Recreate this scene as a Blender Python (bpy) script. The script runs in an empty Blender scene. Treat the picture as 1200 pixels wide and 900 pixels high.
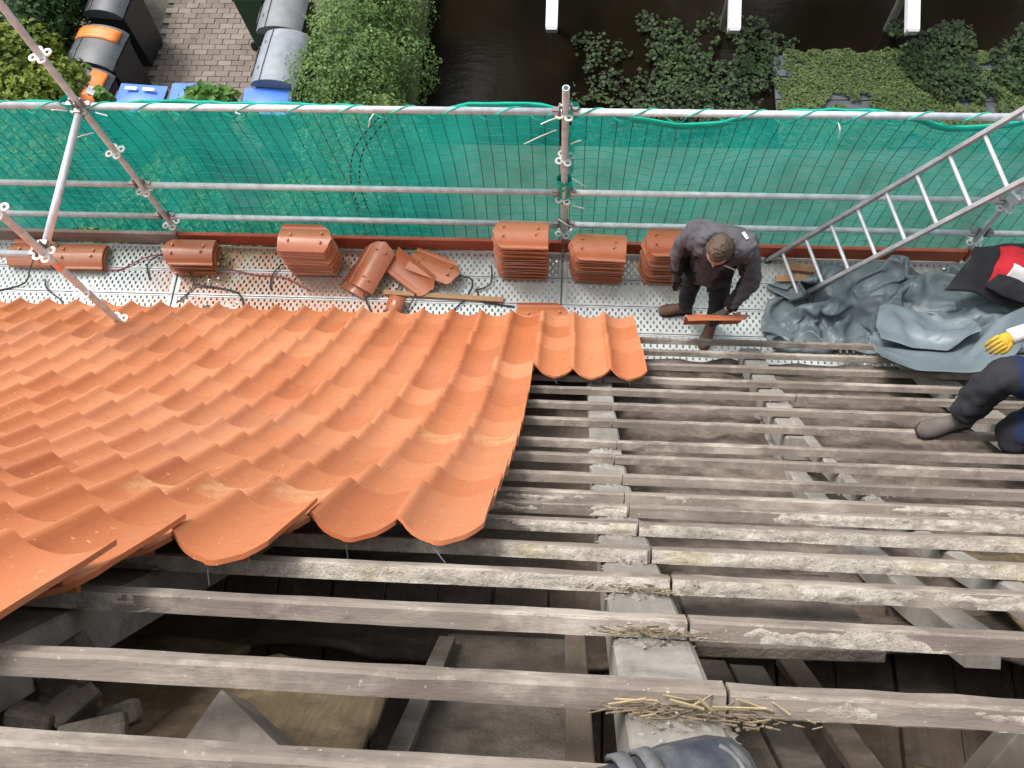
import bpy, math, random
import numpy as np
from mathutils import Vector, Matrix, noise

R = math.radians
random.seed(7)
rng = np.random.default_rng(7)
scene = bpy.context.scene
col = scene.collection

# ------------------------------------------------------------------ camera
CAM_Z = 9.5
cam_d = bpy.data.cameras.new('camera')
cam_d.sensor_width = 36.0
cam_d.lens = 29.4
cam_d.clip_start = 0.05
cam_d.clip_end = 2000
cam = bpy.data.objects.new('camera', cam_d)
col.objects.link(cam)
_n = Vector((50, -390, -980)).normalized()            # straight down, seen in camera axes
_x = Vector((1, -0.033, (50 + 390 * 0.033) / 980))
_x = (_x - _n * _x.dot(_n)).normalized()
_z = -_n
_y = _z.cross(_x)
cam.matrix_world = Matrix.Translation((0, 0, CAM_Z)) @ Matrix((_x, _y, _z)).to_4x4()
scene.camera = cam

# ------------------------------------------------------------------ sky, sun, exposure
SUN_ELEV, SUN_AZ = R(58), R(-52)                      # azimuth from +Y towards +X
world = bpy.data.worlds.new('World')
scene.world = world
world.use_nodes = True
wn = world.node_tree.nodes
wl = world.node_tree.links
sky = wn.new('ShaderNodeTexSky')
sky.sky_type = 'NISHITA'
sky.sun_disc = False
sky.sun_elevation = SUN_ELEV
sky.sun_rotation = SUN_AZ
sky.air_density = 1.0
sky.dust_density = 3.0
hs = wn.new('ShaderNodeHueSaturation')
hs.inputs['Saturation'].default_value = 0.22
wl.new(sky.outputs[0], hs.inputs['Color'])
bg = wn['Background']
bg.inputs[1].default_value = 0.15
wl.new(hs.outputs[0], bg.inputs[0])
sun_d = bpy.data.lights.new('sun', 'SUN')
sun_d.energy = 1.4
sun_d.angle = R(15)
sun_d.color = (1.0, 0.96, 0.9)
sun = bpy.data.objects.new('sun', sun_d)
col.objects.link(sun)
sdir = Vector((math.sin(SUN_AZ) * math.cos(SUN_ELEV), math.cos(SUN_AZ) * math.cos(SUN_ELEV), math.sin(SUN_ELEV)))
sun.rotation_euler = sdir.to_track_quat('Z', 'Y').to_euler()
scene.view_settings.view_transform = 'Standard'
scene.view_settings.look = 'None'
scene.view_settings.exposure = 1.1
scene.view_settings.gamma = 1.0

# ------------------------------------------------------------------ helpers
def tag(o, label=None, cat=None, group=None, kind=None):
    if label: o['label'] = label
    if cat: o['category'] = cat
    if group: o['group'] = group
    if kind: o['kind'] = kind
    return o

def empty(name, loc=(0, 0, 0), rz=0.0):
    o = bpy.data.objects.new(name, None)
    col.objects.link(o)
    o.location = loc
    o.rotation_euler = (0, 0, rz)
    return o

def link(name, me, parent=None):
    o = bpy.data.objects.new(name, me)
    col.objects.link(o)
    if parent is not None:
        o.parent = parent
    return o

class MB:
    def __init__(s):
        s.v = []; s.f = []; s.m = []
    def add(s, vs, fs, mi=0):
        b = len(s.v)
        s.v.extend([tuple(p) for p in vs])
        s.f.extend([tuple(b + i for i in f) for f in fs])
        s.m.extend([mi] * len(fs))
        return s
    def box(s, c, d, M=None, mi=0, taper=1.0):
        hx, hy, hz = d[0] / 2, d[1] / 2, d[2] / 2
        vs = []
        for z in (-1, 1):
            k = 1.0 if z < 0 else taper
            for x, y in ((-1, -1), (1, -1), (1, 1), (-1, 1)):
                p = Vector((x * hx * k, y * hy * k, z * hz))
                if M is not None: p = M @ p
                vs.append(p + Vector(c))
        s.add(vs, [(0, 3, 2, 1), (4, 5, 6, 7), (0, 1, 5, 4), (1, 2, 6, 5), (2, 3, 7, 6), (3, 0, 4, 7)], mi)
        return s
    def tube(s, pts, r, n=8, caps=True, mi=0, flat=1.0):
        pts = [Vector(p) for p in pts]
        rs = r if isinstance(r, (list, tuple)) else [r] * len(pts)
        vs = []
        up = None
        for i, p in enumerate(pts):
            t = (pts[min(i + 1, len(pts) - 1)] - pts[max(i - 1, 0)]).normalized()
            if up is None:
                a = Vector((0, 0, 1)) if abs(t.z) < 0.9 else Vector((0, 1, 0))
                up = (a - t * a.dot(t)).normalized()
            else:
                up = (up - t * up.dot(t)).normalized()
            sd = t.cross(up)
            for k in range(n):
                a = 2 * math.pi * k / n
                vs.append(p + sd * (math.cos(a) * rs[i]) + up * (math.sin(a) * rs[i] * flat))
        fs = []
        for i in range(len(pts) - 1):
            for k in range(n):
                k2 = (k + 1) % n
                fs.append((i * n + k, i * n + k2, (i + 1) * n + k2, (i + 1) * n + k))
        if caps:
            fs.append(tuple(reversed(range(n))))
            fs.append(tuple((len(pts) - 1) * n + k for k in range(n)))
        s.add(vs, fs, mi)
        return s
    def lathe(s, prof, c=(0, 0, 0), n=16, M=None, mi=0):
        vs = []
        for r, z in prof:
            for k in range(n):
                a = 2 * math.pi * k / n
                p = Vector((r * math.cos(a), r * math.sin(a), z))
                if M is not None: p = M @ p
                vs.append(p + Vector(c))
        fs = []
        for i in range(len(prof) - 1):
            for k in range(n):
                k2 = (k + 1) % n
                fs.append((i * n + k, i * n + k2, (i + 1) * n + k2, (i + 1) * n + k))
        s.add(vs, fs, mi)
        return s
    def grid(s, P, mi=0, close=False):
        nu, nv = len(P), len(P[0])
        vs = [p for row in P for p in row]
        fs = []
        for i in range(nu - 1):
            for j in range(nv - 1):
                fs.append((i * nv + j, (i + 1) * nv + j, (i + 1) * nv + j + 1, i * nv + j + 1))
        s.add(vs, fs, mi)
        return s
    def mesh(s, name, mats, smooth=False):
        me = bpy.data.meshes.new(name)
        me.from_pydata(s.v, [], s.f)
        if not isinstance(mats, (list, tuple)): mats = [mats]
        for m in mats: me.materials.append(m)
        if len(mats) > 1: me.polygons.foreach_set('material_index', s.m)
        if smooth: me.polygons.foreach_set('use_smooth', [True] * len(me.polygons))
        me.update()
        return me
    def build(s, name, mats, parent=None, smooth=False, bevel=0.0):
        o = link(name, s.mesh(name, mats, smooth), parent)
        if bevel:
            b = o.modifiers.new('bevel', 'BEVEL'); b.width = bevel; b.segments = 2; b.limit_method = 'ANGLE'
        return o

def spline(pts, n=8):
    pts = [Vector(p) for p in pts]
    out = []
    for i in range(len(pts) - 1):
        p0, p1, p2, p3 = pts[max(i - 1, 0)], pts[i], pts[i + 1], pts[min(i + 2, len(pts) - 1)]
        for k in range(n):
            t = k / n
            out.append(0.5 * ((2 * p1) + (p2 - p0) * t + (2 * p0 - 5 * p1 + 4 * p2 - p3) * t * t + (3 * p1 - p0 - 3 * p2 + p3) * t ** 3))
    out.append(pts[-1])
    return out

def basis(o, x, y, z):
    return Matrix(((x[0], y[0], z[0], o[0]), (x[1], y[1], z[1], o[1]), (x[2], y[2], z[2], o[2]), (0, 0, 0, 1)))

# ------------------------------------------------------------------ materials
class NT:
    def __init__(s, name):
        s.m = bpy.data.materials.new(name)
        s.m.use_nodes = True
        s.t = s.m.node_tree
        s.b = s.t.nodes['Principled BSDF']
        s.out = s.t.nodes['Material Output']
        s._obj = None
    def n(s, typ, **kw):
        nd = s.t.nodes.new(typ)
        for k, v in kw.items(): setattr(nd, k, v)
        return nd
    def put(s, sock, val):
        if isinstance(val, bpy.types.NodeSocket): s.t.links.new(val, sock)
        else: sock.default_value = val
    def obj(s):
        if s._obj is None: s._obj = s.n('ShaderNodeTexCoord')
        return s._obj.outputs['Object']
    def world(s):
        return s.n('ShaderNodeNewGeometry').outputs['Position']
    def noise(s, scale, detail=4, rough=0.55, vec=None, stretch=None, dist=0.0):
        nd = s.n('ShaderNodeTexNoise')
        nd.inputs['Scale'].default_value = scale
        nd.inputs['Detail'].default_value = detail
        nd.inputs['Roughness'].default_value = rough
        nd.inputs['Distortion'].default_value = dist
        v = vec if vec is not None else s.obj()
        if stretch:
            mp = s.n('ShaderNodeMapping')
            mp.inputs['Scale'].default_value = stretch
            s.t.links.new(v, mp.inputs['Vector'])
            v = mp.outputs[0]
        s.t.links.new(v, nd.inputs['Vector'])
        return nd.outputs['Fac']
    def ramp(s, fac, stops):
        nd = s.n('ShaderNodeValToRGB')
        e = nd.color_ramp.elements
        while len(e) < len(stops): e.new(0.5)
        for el, (p, c) in zip(e, stops):
            el.position = p
            el.color = (*c, 1) if len(c) == 3 else c
        s.put(nd.inputs['Fac'], fac)
        return nd.outputs['Color']
    def math(s, op, a, b=0.0, c=None):
        nd = s.n('ShaderNodeMath', operation=op)
        s.put(nd.inputs[0], a); s.put(nd.inputs[1], b)
        if c is not None: s.put(nd.inputs[2], c)
        return nd.outputs[0]
    def mix(s, fac, a, b, mode='MIX'):
        nd = s.n('ShaderNodeMix', data_type='RGBA', blend_type=mode)
        s.put(nd.inputs[0], fac)
        s.put(nd.inputs[6], (*a, 1) if isinstance(a, tuple) and len(a) == 3 else a)
        s.put(nd.inputs[7], (*b, 1) if isinstance(b, tuple) and len(b) == 3 else b)
        return nd.outputs[2]
    def smooth(s, v, a, b):
        nd = s.n('ShaderNodeMapRange', interpolation_type='SMOOTHSTEP')
        s.put(nd.inputs[0], v); nd.inputs[1].default_value = a; nd.inputs[2].default_value = b
        return nd.outputs[0]
    def bump(s, h, strength=0.4, dist=0.01):
        nd = s.n('ShaderNodeBump')
        nd.inputs['Strength'].default_value = strength
        nd.inputs['Distance'].default_value = dist
        s.put(nd.inputs['Height'], h)
        s.t.links.new(nd.outputs[0], s.b.inputs['Normal'])
    def set(s, color=None, rough=None, metal=None, spec=None, alpha=None):
        if color is not None: s.put(s.b.inputs['Base Color'], (*color, 1) if isinstance(color, tuple) and len(color) == 3 else color)
        if rough is not None: s.put(s.b.inputs['Roughness'], rough)
        if metal is not None: s.put(s.b.inputs['Metallic'], metal)
        if spec is not None: s.put(s.b.inputs['Specular IOR Level'], spec)
        if alpha is not None: s.put(s.b.inputs['Alpha'], alpha)
        return s

def mat_plain(name, c, rough=0.6, metal=0.0, var=0.25, scale=9.0, bump=0.15, spec=None):
    t = NT(name)
    n = t.noise(scale, 6)
    a = tuple(x * (1 - var) for x in c); b = tuple(min(1, x * (1 + var)) for x in c)
    t.set(t.ramp(n, [(0.3, a), (0.7, b)]), rough, metal, spec)
    if bump: t.bump(t.noise(scale * 7, 5), bump, 0.004)
    return t.m

def mat_tile(name, patch=False):
    t = NT(name)
    oi = t.n('ShaderNodeObjectInfo')
    rnd = oi.outputs['Random']
    base = t.ramp(rnd, [(0.0, (0.44, 0.126, 0.048)), (0.35, (0.53, 0.170, 0.069)), (0.7, (0.57, 0.194, 0.084)), (1.0, (0.63, 0.234, 0.112))])
    w = t.world()
    n1 = t.noise(1.1, 3, vec=w)
    base = t.mix(t.math('MULTIPLY', t.smooth(n1, 0.42, 0.72), 0.45), base, (0.58, 0.24, 0.135))   # fine grey-pink sawing dust
    n2 = t.noise(16, 6, 0.65, vec=w)
    base = t.mix(t.math('MULTIPLY', t.smooth(n2, 0.5, 0.8), 0.28), base, (0.30, 0.085, 0.04))
    sc = t.noise(60, 2, 0.5, vec=w, stretch=(1, 1, 1))
    base = t.mix(t.math('MULTIPLY', t.smooth(sc, 0.70, 0.74), 0.7), base, (0.80, 0.52, 0.36))       # pale specks
    if patch:  # pale patch near the tail: glossy highlights and smears painted into the colour
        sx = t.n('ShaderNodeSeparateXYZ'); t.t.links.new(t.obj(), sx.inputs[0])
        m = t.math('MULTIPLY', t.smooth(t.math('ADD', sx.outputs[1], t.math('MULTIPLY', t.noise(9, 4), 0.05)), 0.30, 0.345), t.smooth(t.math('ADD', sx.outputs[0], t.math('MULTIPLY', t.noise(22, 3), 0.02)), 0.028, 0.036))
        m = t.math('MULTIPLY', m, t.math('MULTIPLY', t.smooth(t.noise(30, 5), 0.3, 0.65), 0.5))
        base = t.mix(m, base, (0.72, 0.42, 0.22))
    t.set(base, t.ramp(n2, [(0.3, (0.25,) * 3), (0.7, (0.42,) * 3)]), spec=0.6)
    t.b.inputs['Coat Weight'].default_value = 0.3
    t.b.inputs['Coat Roughness'].default_value = 0.22
    t.bump(t.noise(90, 4, vec=w), 0.12, 0.003)
    return t.m

def mat_wood(name, dark, mid, light, axis='x', scale=3.0, dust=0.0, dustc=(0.5, 0.46, 0.4), rough=0.85):
    t = NT(name)
    w = t.world()
    st = {'x': (0.35, 7, 7), 'y': (7, 0.35, 7), 'z': (7, 7, 0.35), 's': (7, 0.8, 0.8)}[axis]
    g = t.noise(scale * 2.2, 7, 0.62, vec=w, stretch=st, dist=0.4)
    c = t.ramp(g, [(0.28, dark), (0.5, mid), (0.74, light)])
    big = t.noise(1.7, 4, vec=w)
    c = t.mix(0.62, c, mid)
    c = t.mix(t.math('MULTIPLY', t.smooth(big, 0.42, 0.68), 0.55), c, dark)
    blot = t.noise(6.5, 7, 0.7, vec=w)
    c = t.mix(t.math('MULTIPLY', t.smooth(blot, 0.5, 0.7), 0.6), c, light)
    dk = t.noise(9.0, 8, 0.72, vec=t.n('ShaderNodeNewGeometry').outputs['Position'], stretch=(0.6, 1.3, 1.3))
    c = t.mix(t.math('MULTIPLY', t.smooth(dk, 0.54, 0.68), 0.6), c, dark)
    if dust:
        d = t.noise(4.2, 8, 0.68, vec=w, stretch=(0.5, 1, 1))
        sp = t.noise(95, 3, vec=w)
        c = t.mix(t.math('MULTIPLY', t.smooth(d, 0.5, 0.66), dust), c, dustc)
        c = t.mix(t.math('MULTIPLY', t.smooth(sp, 0.66, 0.74), dust * 0.8), c, tuple(min(1, x * 1.35) for x in dustc))
    t.set(c, rough, spec=0.25)
    t.bump(t.noise(scale * 14, 6, vec=w, stretch=(st[0] * 3, st[1] * .7, st[2] * .7)), 0.28, 0.005)
    return t.m

M = {}
M['tile'] = mat_tile('terracotta')
M['tile_patch'] = mat_tile('terracotta_pale_highlight', True)
t = NT('galvanised'); n = t.noise(14, 6); v = t.n('ShaderNodeTexVoronoi'); v.inputs['Scale'].default_value = 45; t.t.links.new(t.obj(), v.inputs['Vector'])
c = t.ramp(n, [(0.3, (0.42, 0.47, 0.50)), (0.7, (0.64, 0.70, 0.73))]); c = t.mix(t.math('MULTIPLY', t.smooth(t.noise(3, 6), 0.58, 0.75), 0.35), c, (0.27, 0.23, 0.20))
t.set(c, t.ramp(v.outputs['Distance'], [(0, (0.34,) * 3), (0.6, (0.52,) * 3)]), 0.12); M['galv'] = t.m
M['galv_dark'] = mat_plain('weathered_steel', (0.25, 0.22, 0.21), 0.5, 0.5, 0.3)
M['rosette'] = mat_plain('rosette_zinc', (0.72, 0.71, 0.68), 0.5, 0.15, 0.15, 30)
M['alu'] = mat_plain('aluminium', (0.62, 0.62, 0.64), 0.38, 0.55, 0.12, 20)
M['alu_dull'] = mat_plain('dull_aluminium', (0.46, 0.44, 0.45), 0.45, 0.5, 0.2, 12)

def mat_deck():
    t = NT('perforated_steel_deck')
    sx = t.n('ShaderNodeSeparateXYZ'); t.t.links.new(t.obj(), sx.inputs[0])
    X, Y = sx.outputs[0], sx.outputs[1]
    def cell(v, p, off=0.0):
        return t.math('ABSOLUTE', t.math('SUBTRACT', t.math('FRACT', t.math('ADD', t.math('DIVIDE', v, p), off)), 0.5))
    # two interleaved rows of upright slots
    row = t.math('FLOOR', t.math('DIVIDE', Y, 0.0365))
    off = t.math('MULTIPLY', t.math('MODULO', t.math('ABSOLUTE', row), 2.0), 0.5)
    cx = t.math('ABSOLUTE', t.math('SUBTRACT', t.math('FRACT', t.math('ADD', t.math('DIVIDE', X, 0.052), off)), 0.5))
    cy = cell(Y, 0.0365)
    hole = t.math('MULTIPLY', t.math('LESS_THAN', cx, 0.155), t.math('LESS_THAN', cy, 0.40))
    edge = t.math('LESS_THAN', t.math('ABSOLUTE', Y), 0.098)        # plain rims along both edges
    hole = t.math('MULTIPLY', hole, edge)
    w = t.world()
    wx = t.n('ShaderNodeSeparateXYZ'); t.t.links.new(w, wx.inputs[0])
    n1 = t.noise(1.3, 6, 0.6, vec=w); n2 = t.noise(7, 7, 0.65, vec=w)
    c = t.ramp(n2, [(0.3, (0.42, 0.45, 0.455)), (0.7, (0.64, 0.67, 0.675))])
    # brick-red dust from the tiles, thickest around the broken ones
    dist = t.math('ABSOLUTE', t.math('ADD', wx.outputs[0], 2.35))
    dm = t.math('ADD', t.math('SUBTRACT', 1.0, t.math('DIVIDE', dist, 1.5)), t.math('MULTIPLY', t.math('SUBTRACT', n1, 0.5), 1.7))
    dm = t.math('MULTIPLY', t.smooth(dm, 0.0, 0.6), 0.8)
    c = t.mix(t.math('MULTIPLY', dm, t.smooth(n2, 0.15, 0.6)), c, (0.46, 0.19, 0.11))
    c = t.mix(t.math('MULTIPLY', t.smooth(t.noise(26, 5, vec=w), 0.6, 0.75), 0.5), c, (0.2, 0.17, 0.15))
    t.set(c, 0.48, 0.3)
    t.put(t.b.inputs['Alpha'], t.math('SUBTRACT', 1.0, hole))
    return t.m
M['deck'] = mat_deck()
M['deck_rim'] = mat_plain('deck_rim_steel', (0.52, 0.53, 0.53), 0.45, 0.35, 0.2)
M['toe'] = mat_wood('toe_board_red', (0.32, 0.075, 0.04), (0.46, 0.115, 0.065), (0.54, 0.165, 0.10), 'x', 3, 0.3, (0.44, 0.22, 0.15))
M['toe_grey'] = mat_wood('toe_board_grey', (0.20, 0.14, 0.11), (0.30, 0.22, 0.18), (0.38, 0.30, 0.25), 'x', 3, 0.3)
M['batten'] = mat_wood('old_batten', (0.09, 0.073, 0.060), (0.225, 0.188, 0.157), (0.39, 0.332, 0.28), 'x', 3.0, 0.65, (0.47, 0.42, 0.355))
M['rafter'] = mat_wood('old_rafter', (0.13, 0.115, 0.10), (0.24, 0.22, 0.195), (0.34, 0.315, 0.285), 's', 3.0, 0.6, (0.40, 0.375, 0.34))
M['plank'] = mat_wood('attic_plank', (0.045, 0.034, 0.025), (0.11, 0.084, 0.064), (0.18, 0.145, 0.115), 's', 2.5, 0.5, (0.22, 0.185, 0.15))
M['beam'] = mat_wood('attic_beam', (0.05, 0.042, 0.034), (0.11, 0.093, 0.077), (0.17, 0.148, 0.125), 'y', 3, 0.5, (0.22, 0.195, 0.17))
M['fresh'] = mat_wood('fresh_softwood', (0.36, 0.19, 0.09), (0.47, 0.28, 0.15), (0.56, 0.37, 0.22), 'x', 3, 0.5, (0.5, 0.26, 0.16))
t = NT('old_mortar'); w = t.world(); n = t.noise(30, 8, 0.7, vec=w)
c = t.ramp(n, [(0.28, (0.24, 0.21, 0.175)), (0.5, (0.47, 0.425, 0.36)), (0.72, (0.64, 0.59, 0.51))])
c = t.mix(t.math('MULTIPLY', t.smooth(t.noise(3.2, 4, vec=w), 0.55, 0.72), 0.6), c, (0.44, 0.36, 0.21))
t.set(c, 0.95, spec=0.1); t.bump(t.noise(120, 6, 0.7, vec=w), 0.9, 0.008); M['mortar'] = t.m
def mat_dirt(name, a, b, c_, sc=5.0):
    t = NT(name); w = t.world(); n = t.noise(sc, 9, 0.68, vec=w)
    c = t.ramp(n, [(0.3, a), (0.52, b), (0.75, c_)])
    c = t.mix(t.math('MULTIPLY', t.smooth(t.noise(sc * 9, 5, 0.6, vec=w), 0.55, 0.75), 0.5), c, a)
    t.set(c, 0.95, spec=0.1); t.bump(t.noise(sc * 12, 7, 0.7, vec=w), 0.8, 0.012)
    return t.m
M['underlay'] = mat_dirt('dusty_underlay', (0.04, 0.032, 0.026), (0.145, 0.116, 0.094), (0.27, 0.225, 0.185))
M['greyboard'] = mat_dirt('grey_cement_board', (0.06, 0.05, 0.041), (0.125, 0.105, 0.087), (0.19, 0.163, 0.137), 7)
M['reed'] = mat_wood('reed_mat', (0.035, 0.025, 0.015), (0.115, 0.083, 0.048), (0.22, 0.165, 0.098), 's', 6.0, 0.3, (0.2, 0.16, 0.11))
M['straw'] = mat_plain('straw', (0.36, 0.28, 0.16), 0.8, 0, 0.35, 20)
M['straw_dark'] = mat_plain('old_straw', (0.20, 0.155, 0.10), 0.9, 0, 0.45, 20)
M['nail'] = mat_plain('wire_nail', (0.5, 0.5, 0.5), 0.35, 0.9, 0.1)

def mat_cloth(name, c, rough=0.85, var=0.3, sc=4, weave=0.3):
    t = NT(name); n = t.noise(sc, 6, 0.6)
    t.set(t.ramp(n, [(0.3, tuple(x * (1 - var) for x in c)), (0.72, tuple(x * (1 + var) for x in c))]), rough, spec=0.25)
    t.bump(t.noise(sc * 5, 5), weave, 0.02)
    return t.m
t = NT('tarpaulin'); w = t.world(); n = t.noise(2.4, 7, 0.6, vec=w)
c = t.ramp(n, [(0.3, (0.10, 0.126, 0.140)), (0.6, (0.155, 0.188, 0.204)), (0.8, (0.215, 0.245, 0.256))])
c = t.mix(t.math('MULTIPLY', t.smooth(t.noise(11, 6, 0.7, vec=w), 0.6, 0.8), 0.4), c, (0.27, 0.28, 0.275))
t.set(c, 0.42, spec=0.4); t.bump(t.noise(14, 6, vec=w), 0.25, 0.015); M['tarp'] = t.m

def mat_net():
    t = NT('green_netting')
    w = t.world()
    n = t.noise(2.0, 4, vec=w)
    c = t.ramp(n, [(0.3, (0.010, 0.40, 0.335)), (0.7, (0.028, 0.52, 0.44))])
    t.set(c, 0.75, spec=0.2)
    tr = t.n('ShaderNodeBsdfTranslucent'); t.put(tr.inputs['Color'], c)
    tp = t.n('ShaderNodeBsdfTransparent')
    m1 = t.n('ShaderNodeMixShader'); m1.inputs[0].default_value = 0.5
    t.t.links.new(t.b.outputs[0], m1.inputs[1]); t.t.links.new(tr.outputs[0], m1.inputs[2])
    # fine weave: the gaps between the tapes
    sx = t.n('ShaderNodeSeparateXYZ'); t.t.links.new(w, sx.inputs[0])
    def stripe(v, p):
        return t.math('LESS_THAN', t.math('ABSOLUTE', t.math('SUBTRACT', t.math('FRACT', t.math('DIVIDE', v, p)), 0.5)), 0.34)
    g = t.math('MULTIPLY', stripe(sx.outputs[0], 0.0061), stripe(sx.outputs[2], 0.0061))
    open_ = t.math('MULTIPLY', g, t.math('ADD', 0.50, t.math('MULTIPLY', t.noise(1.1, 4, vec=w), 0.5)))
    m2 = t.n('ShaderNodeMixShader'); t.put(m2.inputs[0], open_)
    t.t.links.new(m1.outputs[0], m2.inputs[1]); t.t.links.new(tp.outputs[0], m2.inputs[2])
    t.t.links.new(m2.outputs[0], t.out.inputs['Surface'])
    return t.m
M['net'] = mat_net()
M['net_fold'] = mat_plain('green_net_hem', (0.0, 0.45, 0.34), 0.7, 0, 0.15)
M['thread'] = mat_plain('dark_green_thread', (0.004, 0.045, 0.04), 0.7, 0, 0.2, bump=0)
M['thread_h'] = mat_plain('green_thread', (0.0, 0.42, 0.30), 0.7, 0, 0.2, bump=0)
M['tie'] = mat_plain('white_cable_tie', (0.75, 0.74, 0.70), 0.4, 0, 0.1)
M['strap'] = mat_plain('black_band', (0.018, 0.018, 0.022), 0.45, 0, 0.3)
M['redcord'] = mat_plain('red_cord', (0.42, 0.04, 0.04), 0.5, 0, 0.2)

def mat_leaf(name, stops, transl=0.3):
    t = NT(name)
    g = t.n('ShaderNodeNewGeometry')
    c = t.ramp(g.outputs['Random Per Island'], stops)
    big = t.noise(1.6, 3, vec=g.outputs['Position'])
    c = t.mix(t.math('MULTIPLY', t.smooth(big, 0.4, 0.7), 0.55), c, stops[-1][1])
    t.set(c, 0.55, spec=0.3)
    tr = t.n('ShaderNodeBsdfTranslucent'); t.put(tr.inputs['Color'], c)
    m1 = t.n('ShaderNodeMixShader'); m1.inputs[0].default_value = transl
    t.t.links.new(t.b.outputs[0], m1.inputs[1]); t.t.links.new(tr.outputs[0], m1.inputs[2])
    t.t.links.new(m1.outputs[0], t.out.inputs['Surface'])
    return t.m
M['leaf_hedge'] = mat_leaf('hedge_leaves', [(0, (0.04, 0.09, 0.022)), (0.5, (0.095, 0.175, 0.045)), (1, (0.19, 0.28, 0.085))])
M['leaf_yellow'] = mat_leaf('yellow_green_leaves', [(0, (0.06, 0.11, 0.012)), (0.5, (0.13, 0.19, 0.02)), (1, (0.22, 0.26, 0.03))])
M['leaf_dark'] = mat_leaf('dark_leaves', [(0, (0.012, 0.035, 0.012)), (0.5, (0.028, 0.07, 0.02)), (1, (0.055, 0.11, 0.03))])
M['leaf_vine'] = mat_leaf('vine_leaves', [(0, (0.05, 0.14, 0.02)), (0.5, (0.09, 0.21, 0.035)), (1, (0.15, 0.28, 0.055))])
M['leaf_water'] = mat_leaf('water_plants', [(0, (0.004, 0.010, 0.004)), (0.5, (0.013, 0.028, 0.008)), (1, (0.045, 0.08, 0.02))], 0.1)
M['leaf_weed'] = mat_leaf('duckweed', [(0, (0.04, 0.07, 0.02)), (0.5, (0.068, 0.105, 0.028)), (1, (0.10, 0.14, 0.042))], 0.1)
M['bark'] = mat_plain('bark', (0.09, 0.065, 0.045), 0.9, 0, 0.4, 14, 0.5)

t = NT('canal_water'); w = t.world()
t.set(t.ramp(t.noise(0.5, 5, vec=w), [(0.3, (0.005, 0.004, 0.0025)), (0.7, (0.011, 0.008, 0.0045))]), 0.12, spec=0.2)
t.bump(t.noise(5, 4, vec=w, stretch=(1, 2.2, 1)), 0.10, 0.03); M['water'] = t.m
M['soil'] = mat_dirt('garden_soil', (0.07, 0.065, 0.045), (0.12, 0.12, 0.085), (0.17, 0.175, 0.13), 3)
M['brick_pave'] = None
t = NT('clay_paver'); oi = t.n('ShaderNodeObjectInfo'); w = t.world()
c = t.ramp(oi.outputs['Random'], [(0, (0.165, 0.135, 0.115)), (0.5, (0.205, 0.17, 0.145)), (1, (0.245, 0.205, 0.175))])
c = t.mix(t.math('MULTIPLY', t.smooth(t.noise(3.2, 6, vec=w), 0.5, 0.7), 0.5), c, (0.10, 0.088, 0.075))
t.set(c, 0.85, spec=0.25); t.bump(t.noise(60, 5, vec=w), 0.4, 0.006); M['brick_pave'] = t.m
M['joint'] = mat_plain('paving_sand', (0.09, 0.08, 0.065), 0.95, 0, 0.3, 20)
t = NT('house_brick'); bt = t.n('ShaderNodeTexBrick'); bt.inputs['Scale'].default_value = 4.5
mp = t.n('ShaderNodeMapping'); mp.inputs['Rotation'].default_value = (R(90), 0, 0); t.t.links.new(t.obj(), mp.inputs[0]); t.t.links.new(mp.outputs[0], bt.inputs['Vector'])
bt.inputs['Color1'].default_value = (0.24, 0.1, 0.06, 1); bt.inputs['Color2'].default_value = (0.3, 0.13, 0.08, 1); bt.inputs['Mortar'].default_value = (0.4, 0.37, 0.33, 1)
t.set(bt.outputs['Color'], 0.9); M['brickwall'] = t.m

# ------------------------------------------------------------------ roof profile (hollow curve: steep above, flatter towards the eaves)
def theta(s):
    u = max(-1.0, min(1.0, -1 + 2 * (s / 0.312 - 0.5) / 16))
    return 0.148 * u ** 3 - 0.045 * u * u - 0.285 * u + 1.047
DS = 0.004
_S = np.arange(-3.2, 6.4, DS)
_Y = np.zeros_like(_S); _V = np.zeros_like(_S)
i0 = int(np.argmin(abs(_S)))
_V[i0] = 1.173; _Y[i0] = -0.049
for i in range(i0 + 1, len(_S)):
    a = theta(_S[i] - DS / 2); _V[i] = _V[i - 1] + DS * math.sin(a); _Y[i] = _Y[i - 1] + DS * math.cos(a)
for i in range(i0 - 1, -1, -1):
    a = theta(_S[i]); _V[i] = _V[i + 1] - DS * math.sin(a); _Y[i] = _Y[i + 1] - DS * math.cos(a)
def roof(x, s, n=0.0):
    y = float(np.interp(s, _S, _Y)); v = float(np.interp(s, _S, _V)); a = theta(s)
    return Vector((x, y + n * math.sin(a), CAM_Z - v + n * math.cos(a)))
def frame(s):
    a = theta(s)
    return Vector((0, math.cos(a), -math.sin(a))), Vector((0, math.sin(a), math.cos(a)))

# ================================================================== SETTING
def quad_sheet(name, x0, x1, y0, y1, z, m, nx=1, ny=1, amp=0.0, sc=1.0):
    mb = MB()
    P = [[(x0 + (x1 - x0) * i / nx, y0 + (y1 - y0) * j / ny,
           z + (amp * noise.noise(Vector((i * (x1 - x0) / nx * sc, j * (y1 - y0) / ny * sc, 3.1))) if amp else 0)) for j in range(ny + 1)] for i in range(nx + 1)]
    mb.grid(P)
    return tag(mb.build(name, m, smooth=bool(amp)), kind='structure')
DECK_Z = 3.25
quad_sheet('water', -400, 400, 4.2, 400, -0.5, M['water'])
mb = MB()                                                              # garden bank with a real edge down into the canal
for (x0, x1, y0, y1) in ((-300, -2.35, -200, 26.0), (-2.35, 300, -200, 7.3), (-300, 300, 26.0, 600)):
    mb.box(((x0 + x1) / 2, (y0 + y1) / 2, -1.0), (x1 - x0 - 0.004, y1 - y0 - 0.004, 2.0))
tag(mb.build('ground', M['soil']), kind='structure')

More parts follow.
